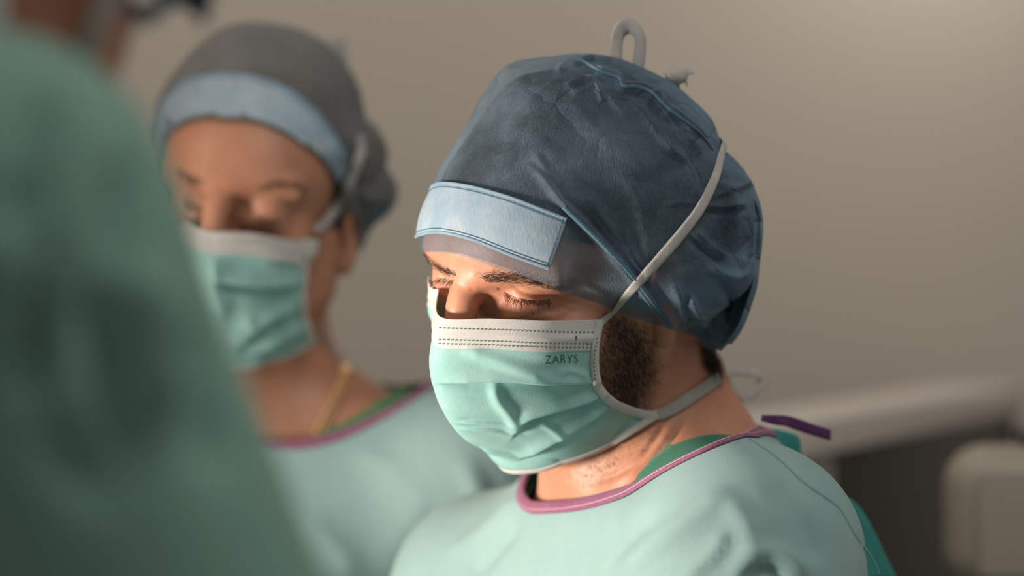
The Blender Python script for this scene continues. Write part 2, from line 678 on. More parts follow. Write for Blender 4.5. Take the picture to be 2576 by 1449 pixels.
# ------------------------------------------------------------------ room
def box(name, lo, hi, mat, parent=None, bevel=0.0, seg=3):
    import bmesh
    lo = np.array(lo, float); hi = np.array(hi, float)
    off = np.zeros(3)
    if parent is not None: off = np.array(parent.location)
    bm = bmesh.new()
    bmesh.ops.create_cube(bm, size=1)
    for v in bm.verts:
        v.co = Vector((lo + hi) / 2 - off + np.array(v.co) * (hi - lo))
    if bevel:
        bmesh.ops.bevel(bm, geom=bm.edges[:], offset=bevel, segments=seg, profile=0.5, affect='EDGES')
    me = bpy.data.meshes.new(name); bm.to_mesh(me); bm.free()
    if bevel: me.polygons.foreach_set('use_smooth', np.ones(len(me.polygons), bool))
    me.materials.append(mat)
    o = bpy.data.objects.new(name, me); COL.objects.link(o)
    if parent is not None: o.parent = parent
    return o


def wall_mat(name, col):
    m = NT(name)
    n = m.noise(3, 3); f = m.noise(220, 3)
    c = m.mix(m.math('MULTIPLY', n, 0.2), col, tuple(x * 0.86 for x in col))
    m.set(Base_Color=c, Roughness=0.75, Normal=m.bump(f, 0.15, 0.001))
    return m.m


WM = wall_mat('beige_wall_paint', (0.58, 0.52, 0.445))
YB = 1.75
tag(box('wall_back', (-2.6, YB, 0), (3.2, YB + 0.1, 3.0), WM), kind='structure')
tag(box('wall_left', (-2.7, -3.0, 0), (-2.6, YB + 0.1, 3.0), WM), kind='structure')
tag(box('floor', (-2.7, -3.0, -0.1), (3.2, YB + 0.1, 0), wall_mat('grey_vinyl_floor', (0.30, 0.31, 0.30))), kind='structure')
tag(box('ceiling', (-2.7, -3.0, 3.0), (3.2, YB + 0.1, 3.1), wall_mat('white_ceiling_paint', (0.7, 0.69, 0.66))), kind='structure')

# blurred equipment behind the surgeon's shoulder
M['unit_white'] = simple('white_powder_coat', (0.72, 0.67, 0.61), 0.45)
M['unit_beige'] = simple('beige_plastic', (0.40, 0.365, 0.30), 0.5)
M['unit_black'] = simple('black_glass_panel', (0.010, 0.0095, 0.009), 0.35)
M['unit_grey'] = simple('dark_grey_plastic', (0.06, 0.055, 0.05), 0.5)
A = at_depth(2000, 1066, 2.25); Bq = at_depth(2562, 962, 3.12)
Bq[2] = A[2] = (A[2] + Bq[2]) / 2
ang = math.atan2(Bq[1] - A[1], Bq[0] - A[0]); wid = np.hypot(Bq[0] - A[0], Bq[1] - A[1]); H = A[2]
unit = tag(empty('equipment_cabinet', (A[0], A[1], 0)), 'dark-fronted equipment cabinet with a white top edge behind the sharp surgeon', 'cabinet')
_c, _s = math.cos(ang), math.sin(ang)


def unit_box(name, lo, hi, mat, bevel=.004):
    o = box(name, lo, hi, mat, None, bevel)
    o.parent = unit
    return o


unit_box('top_edge', (-.02, -.012, H - .036), (wid, .10, H), M['unit_white'], .006)
unit_box('front_panel', (.130, .004, .30), (wid - .012, .02, H - .038), M['unit_black'])
unit_box('side_post', (.02, 0, .10), (.128, .03, H - .038), M['unit_beige'])
unit_box('side_post', (wid - .010, 0, .10), (wid - .001, .03, H - .038), M['unit_grey'])
unit_box('carcass', (0, .022, .10), (wid, .09, H - .038), M['unit_grey'])
for cx in (.05, wid - .05):
    for cy in (.045,):
        unit_box('castor', (cx - .025, cy - .025, 0), (cx + .025, cy + .025, .098), M['unit_black'], .015)
unit.rotation_euler = (0, 0, ang)

hc = at_depth(2562, 1306, 2.10)
pump = tag(empty('device_stand', (hc[0], hc[1], 0)), 'rounded beige device housing on a stand before the dark cabinet', 'device')


def pump_box(name, lo, hi, mat, bevel, seg=6):
    o = box(name, lo, hi, mat, None, bevel, seg)
    o.parent = pump
    return o


pump_box('housing', (-.062, -.05, hc[2] - .062), (.16, .05, hc[2] + .064), M['unit_beige'], .036, 8)
pump_box('front_plate', (-.045, -.056, hc[2] - .045), (.145, -.046, hc[2] + .047), M['unit_beige'], .004)
pump_box('handle', (.0, -.02, hc[2] + .066), (.10, .02, hc[2] + .078), M['unit_grey'], .005)
pump_box('pole', (.035, -.016, .05), (.067, .016, hc[2] - .06), M['unit_white'], .012)
pump_box('base', (-.14, -.14, 0), (.24, .14, .045), M['unit_grey'], .02)

# ------------------------------------------------------------------ people: body field
def head_field(Fd, ear=True, brow=1.0, lid_e=-20.0):
    """head in its own frame, millimetres / 1000: x to the person's left, -y forward, z up, origin between the ears"""
    m = 0.001
    A = lambda *v: np.array(v) * m
    Fd.ell(A(0, 6, 50), A(72, 92, 74), .004)
    Fd.ell(A(0, -30, 46), A(63, 63, 50), .012)
    Fd.ell(A(0, -32, -18), A(59, 56, 60), .016)
    Fd.ell(A(0, -26, -66), A(46, 46, 32), .016)
    Fd.cone(A(0, -70, -90), A(0, -72, -84), .016, .016, .014)
    for s in (-1, 1):
        Fd.cone(A(50 * s, 0, -45), A(18 * s, -62, -86), .015, .015, .020)
        Fd.cone(A(56 * s, -2, -8), A(50 * s, 0, -48), .014, .014, .016)
        Fd.ell(A(46 * s, -55, -4), A(19, 22, 15), .014)
        Fd.cone(A(9 * s, -87, 43), A(50 * s, -64, 42), .0095 * brow, .0095 * brow, .009)
        Fd.ell(A(32 * s, -97, 27), A(17, 15, 11.5), .009, '-')
        Fd.ell(A(17 * s, -97, 22), A(8, 9, 10), .008, '-')
    Fd.cone(A(0, -86, 42), A(0, -99, 24), .0085, .0085, .008)
    Fd.cone(A(0, -97, 27), A(0, -114, -6), .0090, .0105, .006)
    Fd.cone(A(0, -115, -10), A(0, -113, -12), .0105, .0105, .006)
    for s in (-1, 1):
        Fd.cone(A(12 * s, -100, -13), A(10 * s, -108, -14), .0075, .007, .005)
        e = math.radians(lid_e)
        Fd.lid(A(32 * s, -71.5, 26), .0140, (0, math.sin(e), math.cos(e)), .0035, 0.0003)
        e = math.radians(lid_e - 9)
        Fd.lid(A(32 * s, -71.5, 26), .0136, (0, -math.sin(e), -math.cos(e)), .0040, 0.0)
        Fd.cone(A(22 * s, -82, 15), A(45 * s, -72, 13), .004, .005, .010)
    Fd.ell(A(0, -84, -44), A(28, 20, 24), .012)
    Fd.cone(A(-18, -98, -42), A(18, -98, -42), .005, .005, .006)
    Fd.cone(A(-16, -96, -52), A(16, -96, -52), .006, .006, .006)
    if ear:
        for s in (-1, 1):
            Re = headR(0, 0, 0)
            Fd.ell(A(77 * s, 10, 2), A(6, 17, 29), .006)
            Fd.ell(A(82 * s, 8, 6), A(5, 10, 17), .004, '-')
            Fd.cone(A(76 * s, 3, -20), A(75 * s, 1, -29), .0080, .0068, .004)


class Frame:
    """maps world points and axes into the frame the field is sampled in"""
    def __init__(self, R=None, T=None):
        self.R = np.eye(3) if R is None else R
        self.T = np.zeros(3) if T is None else np.asarray(T, float)

    def p(self, w):
        return (np.asarray(w, float) - self.T) @ self.R

    def w(self, l):
        return np.asarray(l, float) @ self.R.T + self.T

    def ax(self, Rw):
        return self.R.T @ Rw


def torso_field(Fd, fr, S, e=0.0, gown=False):
    """S: dict with nb (neck base), yaw, lean, arms; e inflates for clothing"""
    nb = np.array(S['nb']); y = math.radians(S['yaw']); ln = math.radians(S.get('lean', 8))
    f = np.array([-math.sin(y), -math.cos(y), 0]); l = np.array([math.cos(y), -math.sin(y), 0]); z = np.array([0, 0, 1.0])
    ut = z * math.cos(ln) + f * math.sin(ln)
    fr_ = f * math.cos(ln) - z * math.sin(ln)
    Rt = np.stack([l, -fr_, ut], 1)
    loc = lambda a, b, c: nb + l * a + f * b + z * c
    B = fr.p
    sw = S.get('sw', 0.165)
    dl, dr = S.get('dropL', 0.055), S.get('dropR', 0.055)
    fl, fR = S.get('fwdL', 0.02), S.get('fwdR', 0.02)
    shL = loc(sw, fl, -dl); shR = loc(-sw, fR, -dr)
    k = 0.05
    Fd.ell(B(nb - ut * 0.19 + f * 0.012), np.array([.165, .110, .20]) + e, k, R=fr.ax(Rt))
    Fd.ell(B(nb - ut * 0.47), np.array([.150, .110, .22]) + e, k, R=fr.ax(Rt))
    for s, sh in ((1, shL), (-1, shR)):
        tz = S.get('trapzR', -.030) if s < 0 else -.030
        tr = S.get('trapR', S.get('trap', .046)) if s < 0 else S.get('trap', .046)
        Fd.cone(B(nb + l * s * 0.025 + z * tz - f * 0.012), B(sh - z * 0.002), tr + e, .050 + e, k)
    hip = nb - ut * 0.47; hip[2] = nb[2] - 0.58
    for s in (1, -1):
        fo = hip + l * s * 0.09; fo[2] = 0.05
        if not gown:
            Fd.cone(B(hip + l * s * 0.085), B(hip + l * s * .09 - z * (hip[2] - .48)), .085, .060, .03)
            Fd.cone(B(hip + l * s * .09 - z * (hip[2] - .48)), B(fo), .060, .042, .02)
            Fd.cone(B(fo + z * -.005), B(fo + f * .15 - z * .015), .045, .035, .02)
    if gown:
        lo = hip.copy(); lo[2] = 0.42
        Fd.cone(B(hip + z * .05), B(lo), .185, .215, .08)
    for s, sh, key in ((1, shL, 'L'), (-1, shR, 'R')):
        el = loc(*S['elb' + key]); wr = loc(*S['wri' + key])
        Fd.cone(B(sh), B(el), .050 + e * 1.1, .042 + e * 1.2, .03)
        Fd.cone(B(el), B(wr), .041 + e * 1.2, .029 + e, .02)
        if not gown:
            d = nrm(wr - el)
            Fd.cone(B(wr), B(wr + d * .07), .030, .034, .015)
    S.update(shL=shL, shR=shR, f=f, l=l)


def hand(name, wr, el, l, parent, mat):
    """gloved hand with palm, four bent fingers and a thumb, reaching past the cuff"""
    d = nrm(wr - el); side = nrm(np.cross(d, [0, 0, 1.0])); up = np.cross(side, d)
    Fd = Field()
    Fd.cone(wr - d * .03, wr + d * .02, .032, .030, .01)
    Fd.ell(wr + d * .06, np.array([.042, .042, .018]), .015, R=np.stack([side, d, up], 1))
    for i, (o, L) in enumerate(((-.030, .070), (-.010, .080), (.011, .075), (.030, .058))):
        a = wr + d * .09 + side * o
        b = a + d * L * .45 - up * .006; c = b + d * L * .33 - up * .018; t = c + d * L * .12 - up * .022
        Fd.cone(a - d * .02, b, .0095, .009, .006); Fd.cone(b, c, .009, .0085, .003); Fd.cone(c, t, .0085, .0075, .003)
    a = wr + d * .035 - side * .035
    b = a - side * .025 + d * .03 - up * .01; c = b + d * .03 - up * .012
    Fd.cone(a, b, .012, .011, .008); Fd.cone(b, c, .0105, .009, .003)
    ctr = wr + d * .07
    g = [np.arange(ctr[i] - .15, ctr[i] + .15, .0045) for i in range(3)]
    V, Fc = nets(Fd.grid(*g), *g)
    return mesh_obj(name, V, Fc, mat, parent)


def make_body(name, person, R, T, S, grid, mat, lid_e=-20, brow=1.0, lines=(), attrs=None, neck=None, fine=True):
    fr = Frame(R, T)
    Fd = Field()
    head_field(Fd, brow=brow, lid_e=lid_e)
    nb = np.array(S['nb'])
    # neck, two neck muscles, larynx
    top = np.array([0, 0.012, -0.030])
    nbl = fr.p(nb)
    mu = S.get('musc', 1.0)
    Fd.cone(top, nbl, .052, S.get('neck_r', .058), .020)
    f = fr.p(nb + np.array([-math.sin(math.radians(S['yaw'])), -math.cos(math.radians(S['yaw'])), 0])) - nbl
    lft = fr.p(nb + np.array([math.cos(math.radians(S['yaw'])), -math.sin(math.radians(S['yaw'])), 0])) - nbl
    for s in (-1, 1):
        Fd.cone(np.array([(.035 + .025 * mu) * s, .018, -.030]), nbl + f * .052 + lft * .018 * s + fr.p(nb + [0, 0, -.01]) - nbl, .015, .012, .014)
        Fd.cone(np.array([.035 * s * mu, .055, -.010]), nbl - f * .035 + lft * .05 * s * mu, .026 * mu, .030 * mu, .03)
    Fd.cone(np.array([0, -.035, -.085]), nbl + f * .050, .020, .018, .02)
    torso_field(Fd, fr, S)
    g = [steps(*q) for q in grid]
    D = Fd.grid(*g)
    V, Fc = nets(D, *g)
    V = lapsmooth(V, Fc, 1, 0.35)
    near = np.linalg.norm(V - np.array([0, -.02, 0]), axis=1) < .24
    V[near] = relax(Fd, V[near], 2)
    L = V.copy()
    W = fr.w(V)
    N = vnormals(W, Fc)
    if lines: W = folds(W, N, lines)
    at = attrs(L, proj(W), N) if attrs else {}
    for k in ('beard', 'scalp', 'mole', 'blush'):
        at.setdefault(k, np.zeros(len(W)))
    o = mesh_obj(name, W, Fc, mat, person, attrs=at)
    return dict(o=o, V=W, F=Fc, N=N, tree=bvh(W, Fc), fr=fr, field=Fd, L=L)


def scalp_attr(L, up=0):
    """hair-covered part of the head: above a hairline that runs from forehead to nape"""
    y = L[:, 1] * 1000; z = L[:, 2] * 1000; x = np.abs(L[:, 0]) * 1000
    line = np.interp(y, [-100, -70, -55, -30, -14, 0, 30, 60, 100], [82, 78, 62, 48, 12, 10, -12, -38, -50]) + up
    earm = (x > 70) & (np.abs(y - 6) < 20) & (z < 34)
    a = np.clip((z - line) / 8 + .5, 0, 1)
    a[earm] = 0
    a[z < -60] = 0
    return a


def eyes(person, fr, depth=0.0):
    out = []
    for s in (1, -1):
        c = np.array([.032 * s, -.0715, .026])
        n1, n2 = 24, 16
        V, Fc = [], []
        gd = nrm(np.array([-.12 * s * 0, -math.cos(math.radians(30)), -math.sin(math.radians(30))]))
        a = nrm(np.cross(gd, [0, 0, 1.0])); b = np.cross(a, gd)
        for i in range(n2 + 1):
            th = math.pi * i / n2
            for j in range(n1):
                ph = 2 * math.pi * j / n1
                V.append(c + .0125 * (gd * math.cos(th) + math.sin(th) * (a * math.cos(ph) + b * math.sin(ph))))
        for i in range(n2):
            for j in range(n1):
                k = (j + 1) % n1
                Fc.append([i * n1 + j, i * n1 + k, (i + 1) * n1 + k, (i + 1) * n1 + j])
        o = mesh_obj('eyeball', fr.w(np.array(V)), Fc, M['eye'], person)
        o.data.materials.append(M['iris'])
        mi = np.zeros(len(Fc), np.int32); mi[:3 * n1] = 1
        o.data.polygons.foreach_set('material_index', mi)
        out.append(o)
    return out


def strands(P, N, G, length, rad, droop=0.35, jitter=0.25, lift=0.35, seed=3):
    """fine hairs: three-sided, tapering, bending towards the growth direction G"""
    r = np.random.default_rng(seed)
    n = len(P)
    G = nrm(G + r.normal(0, jitter, (n, 3)))
    G = nrm(G - (G * N).sum(1, keepdims=True) * N * (1 - 0.0))
    L = (length * r.uniform(.6, 1.25, n))[:, None]
    d0 = nrm(G + N * lift)
    p0 = P - N * 0.0006
    p1 = P + d0 * L * .5
    p2 = p1 + nrm(d0 + G * droop) * L * .5 - N * L * .06
    t = nrm(p2 - p0)
    a = nrm(np.cross(t, N + 0.01)); b = np.cross(t, a)
    V = []
    for p, rr in ((p0, rad), (p1, rad * .75)):
        for k in range(3):
            an = 2 * math.pi * k / 3
            V.append(p + rr * (a * math.cos(an) + b * math.sin(an)))
    V.append(p2)
    V = np.stack(V, 1).reshape(-1, 3)
    base = np.arange(n) * 7
    Fc = []
    for k in range(3):
        j = (k + 1) % 3
        Fc.append(np.stack([base + k, base + j, base + 3 + j, base + 3 + k], 1))
    quads = np.vstack(Fc).tolist()
    tris = []
    for k in range(3):
        j = (k + 1) % 3
        tris.append(np.stack([base + 3 + k, base + 3 + j, base + 6], 1))
    return V, quads + np.vstack(tris).tolist()


def scatter(tree, poly, n, seed, soft=6):
    """n random points on the surface inside a pixel polygon"""
    r = np.random.default_rng(seed)
    poly = np.asarray(poly, float)
    lo, hi = poly.min(0) - soft, poly.max(0) + soft
    P, N, Q = [], [], []
    while len(P) < n:
        q = lo + r.random((n, 2)) * (hi - lo)
        w = soft_poly(q, poly, soft)
        q = q[w > r.random(n)]
        for x, y in q:
            p, nn = cast(tree, x, y)
            if p is not None:
                P.append(p); N.append(nn); Q.append((x, y))
            if len(P) >= n: break
    return np.array(P), np.array(N), np.array(Q)


# ------------------------------------------------------------------ cap
def make_cap(name, person, B, C_local, sil, D, hem, mat, lines, pole=(0, .45, 1), nring=440, nrow=190, pucker=0.0, clear=0.0035, loose=0.16, hem_back=(), hair=None, rear=.050):
    fr = B['fr']
    C = fr.w(np.array(C_local) * .001)
    t = -nrm(C - CAM)
    r = nrm(np.cross([0, 0, 1.0], t)); u = np.cross(t, r)
    closed = poly_resample(np.vstack([sil, sil[:1]]), 400)[:-1]
    rel = []
    for x, y in closed:
        d = raydir(x, y); k = ((C - CAM) @ t) / (d @ t)
        rel.append(CAM + d * k - C)
    rel = np.array(rel)
    ang = np.arctan2(rel @ u, rel @ r); rad = np.linalg.norm(rel, axis=1)
    o = np.argsort(ang)
    ang, rad = ang[o], rad[o]
    ang = np.r_[ang - 2 * np.pi, ang, ang + 2 * np.pi]; rad = np.r_[rad, rad, rad]

    def balloon(d):
        a, b, c = d @ r, d @ u, d @ t
        lat = np.hypot(a, b)
        rs = np.interp(np.arctan2(b, a), ang, rad)
        return 1 / np.sqrt((lat / rs) ** 2 + (c / D) ** 2)

    def cast_b(x, y):
        d = nrm(raydir(x, y))
        tt = np.linspace(np.linalg.norm(C - CAM) - D * 1.3, np.linalg.norm(C - CAM) + .02, 160)
        P = CAM + tt[:, None] * d
        q = P - C; R_ = np.linalg.norm(q, axis=1)
        ins = R_ < balloon(q / R_[:, None])
        if ins.any(): return P[np.argmax(ins)]
        i = np.argmin(R_ - balloon(q / R_[:, None]))
        return P[i]

    def skull(d):
        h = B['tree'].ray_cast(Vector(C + d * .135), Vector(-d), .135)
        return np.linalg.norm(np.array(h[0]) - C) if h[0] is not None else 0.0

    hp = poly_resample(hem, 90)
    near = []
    for x, y in hp:
        p, n = cast(B['tree'], x, y)
        b = cast_b(x, y)
        if p is not None and np.linalg.norm(p - C) > .03: p = p + n * .0022
        if p is None or (p[1] > b[1] + loose): p = b
        near.append(fr.p(p))
    near = np.array(near)
    if len(hem_back):
        near = np.vstack([near, poly_resample(np.vstack([near[-1:], np.array(hem_back) * .001]), 40)[1:]])
    near = smooth1(near, 3)
    near = near[near[:, 0] > -.002]
    far = near[::-1] * np.array([-1, 1, 1])
    ring = np.vstack([near, far, near[:1]])
    ring = poly_resample(ring, nring + 1)[:-1]
    for _ in range(3): ring = .25 * np.roll(ring, 1, 0) + .5 * ring + .25 * np.roll(ring, -1, 0)
    ringw = fr.w(ring)
    d0 = ringw - C; r0 = np.linalg.norm(d0, axis=1); d0 = d0 / r0[:, None]
    pd = nrm(np.array(pole, float)) @ fr.R.T
    om = np.arccos(np.clip(d0 @ pd, -1, 1))
    rows = []
    ts = np.linspace(0, 1, nrow) ** 1.0 * .985
    for tt in ts:
        dd = (np.sin((1 - tt) * om) / np.sin(om))[:, None] * d0 + (np.sin(tt * om) / np.sin(om))[:, None] * pd
        dd = nrm(dd)
        sk = np.array([skull(x) for x in dd]) + clear
        bl = balloon(dd)
        h = np.maximum(.006 - np.abs(bl - sk), 0) / .006
        rf = np.maximum(bl, sk) + h * h * .006 * .25
        w = np.clip(tt / .22, 0, 1); w = w * w * (3 - 2 * w)
        rr = np.maximum(r0 * (1 - w) + rf * w, sk - clear + .0014)
        rows.append((dd, rr, sk - clear))
    RR = np.array([x[1] for x in rows])
    SK = np.array([x[2] for x in rows])
    for _ in range(3):
        RR[1:-1] = .25 * RR[:-2] + .5 * RR[1:-1] + .25 * RR[2:]
        RR = .25 * np.roll(RR, 1, 1) + .5 * RR + .25 * np.roll(RR, -1, 1)
    if pucker:
        az = np.arange(nring)
        ph = np.cumsum(rng.normal(.55, .25, nring))
        back = np.clip((ring[:, 1] + .01) / .06, 0, 1)
        for i, tt in enumerate(ts):
            RR[i] += pucker * back * np.sin(ph + tt * 3) * math.exp(-(tt / .35) ** 2)
    V = np.vstack([C + dd * RR[i][:, None] for i, (dd, _, _2) in enumerate(rows)] + [(C + pd * RR[-1].mean())[None]])
    Fc = []
    for i in range(nrow - 1):
        for j in range(nring):
            k = (j + 1) % nring
            Fc.append([i * nring + j, i * nring + k, (i + 1) * nring + k, (i + 1) * nring + j])
    Fq = np.array(Fc)
    N = vnormals(V, Fq)
    if ((V - C) * N).sum() < 0:
        Fq = Fq[:, ::-1]; N = -N
    N[-1] = pd
    V = folds(V, N, lines)
    allF = Fq.tolist()
    b = (nrow - 1) * nring
    allF += [[b + j, b + (j + 1) % nring, len(V) - 1] for j in range(nring)]
    Lc = fr.p(V)
    opq = np.maximum(np.clip((Lc[:, 1] - rear) / .03, 0, 1), np.clip((Lc[:, 1] - .018) / .02, 0, 1) * np.clip((-.005 - Lc[:, 2]) / .02, 0, 1)) * .95
    gap = np.r_[(RR - SK).ravel(), 0]
    opq = np.maximum(opq, .95 * np.clip((gap - .006) / .010, 0, 1) * np.clip((.03 - Lc[:, 2]) / .02, 0, 1))
    o = mesh_obj(name, V, allF, mat, person, attrs={'opaque': opq, 'crumple': np.maximum(np.clip((Lc[:, 2] - .085) / .03, 0, 1) * np.clip((Lc[:, 1] + .03) / .03, 0, 1), np.clip((Lc[:, 1] - .02) / .03, 0, 1))})
    # hair filling the cap
    if hair is not None:
        j0 = nrow // 12
        k = .70 + .18 * np.sin(np.arange(nring) * .05)[None, :] * np.cos(np.linspace(0, 5, nrow))[:, None]
        HR = SK + np.maximum(RR - SK - .003, 0) * k
        for _ in range(4):
            HR[1:-1] = .25 * HR[:-2] + .5 * HR[1:-1] + .25 * HR[2:]
            HR = .25 * np.roll(HR, 1, 1) + .5 * HR + .25 * np.roll(HR, -1, 1)
        HV = np.vstack([C + dd * HR[i][:, None] for i, (dd, _, _2) in enumerate(rows)])
        sc = scalp_attr(fr.p(HV))
        HF = [f for f in Fq.tolist() if min(sc[i] for i in f) > .5]
        mesh_obj('hair', HV, HF, hair, person)
    return dict(o=o, V=V, F=allF, tree=bvh(V, allF), fr=fr, C=C, hem=V[:nring])


def cast_sheet(trees, top, bot, nu, nv, lift, fr=None, mirror=False):
    """sheet between two traced lines, laid on a surface; mirror completes it across the face's middle"""
    a = poly_resample(top, nu); b = poly_resample(bot, nu)
    G = np.zeros((nu, nv, 3)); GN = np.zeros((nu, nv, 3))
    for j in range(nv):
        s = j / (nv - 1)
        q = a * (1 - s) + b * s
        P, N = cast_line(trees, q, nu)
        G[:, j] = P; GN[:, j] = N
    for _ in range(2):
        GN[1:-1] = nrm(.25 * GN[:-2] + .5 * GN[1:-1] + .25 * GN[2:])
    G = G + GN * lift
    if mirror:
        L = fr.p(G.reshape(-1, 3)).reshape(nu, nv, 3)
        keep = L[:, :, 0].mean(1) > 0.001
        A = L[keep]
        Bm = A[::-1] * np.array([-1, 1, 1]) if A[0, 0, 0] > A[-1, 0, 0] else A[::-1] * np.array([-1, 1, 1])
        L = np.vstack([A, Bm]) if A[0, 0, 0] > A[-1, 0, 0] else np.vstack([Bm, A])
        nu = len(L)
        G = fr.w(L.reshape(-1, 3)).reshape(nu, nv, 3)
    V = G.reshape(-1, 3)
    Fc = [[i * nv + j, (i + 1) * nv + j, (i + 1) * nv + j + 1, i * nv + j + 1] for i in range(nu - 1) for j in range(nv - 1)]
    return V, Fc, G


# ------------------------------------------------------------------ mask
def cr(P, t):
    """Catmull-Rom along axis 0 at parameter t (array in 0..n-1)"""
    n = len(P)
    Q = np.concatenate([(2 * P[0] - P[1])[None], P, (2 * P[-1] - P[-2])[None]])
    i = np.clip(t.astype(int), 0, n - 2); s = (t - i).reshape((-1,) + (1,) * (P.ndim - 1))
    p0, p1, p2, p3 = Q[i], Q[i + 1], Q[i + 2], Q[i + 3]
    return .5 * (2 * p1 + (p2 - p0) * s + (2 * p0 - 5 * p1 + 4 * p2 - p3) * s * s + (3 * p1 - p0 - 3 * p2 + p3) * s ** 3)


def mask_net(fr, rows):
    net = []
    for row in rows:
        r_ = []
        for px, py, x in row:
            o = fr.p(CAM); d = raydir(px, py) @ fr.R
            k = (x * .001 - o[0]) / d[0]
            r_.append(o + k * d)
        net.append(r_)
    return np.array(net)          # rows x 4 x 3 (local)


def make_mask(person, B, net, lines, band_rows=1.0, nu=150, nv=120, show=True):
    fr = B['fr']
    far = net[:, 1:] * np.array([-1, 1, 1])
    far = far * np.array([[.94, 1, 1], [.90, 1, 1], [.90, 1, 1]]) + np.array([[0, .017, 0], [0, .016, 0], [0, .004, 0]])
    full = np.concatenate([far[:, ::-1], net], 1)      # rows x 7
    vv = np.linspace(0, len(net) - 1, nv)
    uu = np.linspace(0, 6, nu)
    G = cr(full, vv)                                  # nv x 7 x 3
    G = cr(np.swapaxes(G, 0, 1), uu)                  # nu x nv x 3
    L = G.reshape(-1, 3)
    Fd = B['field']
    Fq = np.array([[i * nv + j, i * nv + j + 1, (i + 1) * nv + j + 1, (i + 1) * nv + j] for i in range(nu - 1) for j in range(nv - 1)])
    if lines is not None:
        W = fr.w(L)
        N = vnormals(W, Fq)
        if (N * (W - fr.w(np.array([0, 0, -.03])))).sum() < 0: Fq = Fq[:, ::-1]; N = -N
        W = folds(W, N, lines)
        L = fr.p(W)
    for _ in range(8):
        d = Fd.at(L)
        m = d < .0020
        if not m.any(): break
        e = 5e-4
        g = nrm(np.stack([Fd.at(L[m] + np.eye(3)[i] * e) - d[m] for i in range(3)], 1))
        L[m] += g * (.0022 - d[m])[:, None]
    for _ in range(1):
        G = L.reshape(nu, nv, 3)
        G2 = G.copy()
        G2[1:-1, 1:-1] = .5 * G[1:-1, 1:-1] + .125 * (G[:-2, 1:-1] + G[2:, 1:-1] + G[1:-1, :-2] + G[1:-1, 2:])
        L = G2.reshape(-1, 3)
    W = fr.w(L)
    N = vnormals(W, Fq)
    if (N * (W - fr.w(np.array([0, 0, -.03])))).sum() < 0: Fq = Fq[:, ::-1]; N = -N
    G = W.reshape(nu, nv, 3); GN = N.reshape(nu, nv, 3)
    jb = int(round(band_rows / (len(net) - 1) * (nv - 1)))
    root = mesh_obj('face_mask', W, [f for f in Fq.tolist() if min(x % nv for x in f) >= jb], M['mask'], person)
    solidify(root, .0006)
    # white nose band, sitting a little proud, with the wire ridge
    j1 = jb + 2
    Bn = G[:, :j1] + GN[:, :j1] * .0006
    jr = int(jb * .62)
    for j in range(j1):
        Bn[:, j] += GN[:, j] * .0010 * math.exp(-((j - jr) / (jb * .13)) ** 2)
    Fb = [[i * j1 + j, i * j1 + j + 1, (i + 1) * j1 + j + 1, (i + 1) * j1 + j] for i in range(nu - 1) for j in range(j1 - 1)]
    bo = mesh_obj('nose_band', Bn.reshape(-1, 3), Fb, M['mask_white'], root)
    solidify(bo, .0006)
    # white side bindings and lower binding
    for i in (0, nu - 1):
        k = -1 if i else 1
        P = smooth1(G[i] * .75 + G[i + 2 * k] * .25, 2); Nn = GN[i + k]
        V, Fc, _ = ribbon(P, Nn, .0062, .0006, .0008, 3, .0006)
        mesh_obj('edge_binding', V, Fc, M['mask_white'], root)
    P = smooth1(G[:, -1], 3)
    V, Fc, _ = ribbon(P, GN[:, -2], .0050, .0004, .0008, 3, .0006)
    mesh_obj('edge_binding', V, Fc, M['mask_white'], root)
    tree = bvh(np.vstack([W]), Fq)
    return dict(o=root, G=G, GN=GN, tree=tree, btree=bvh(Bn.reshape(-1, 3), Fb), L=L, Fq=Fq, nv=nv, nu=nu)


def marks(tree, lines, gap, w, h, lift):
    """rows of short weld marks laid on the fabric"""
    V, Fc = [], []
    for pts in lines:
        pl = np.array(pts, float)
        L = np.linalg.norm(np.diff(pl, axis=0), axis=1).sum()
        n = max(2, int(L / gap))
        q = poly_resample(pl, n)
        tg = nrm(np.gradient(q, axis=0)); nm = np.stack([-tg[:, 1], tg[:, 0]], 1)
        for c, a, b in zip(q, tg, nm):
            quad = []
            for sa, sb in ((-1, -1), (1, -1), (1, 1), (-1, 1)):
                x, y = c + a * sa * w / 2 + b * sb * h / 2
                p, nn = cast(tree, x, y)
                if p is None: break
                quad.append(p + nn * lift)
            if len(quad) == 4:
                k = len(V); V += quad; Fc.append([k, k + 1, k + 2, k + 3])
    return np.array(V), Fc


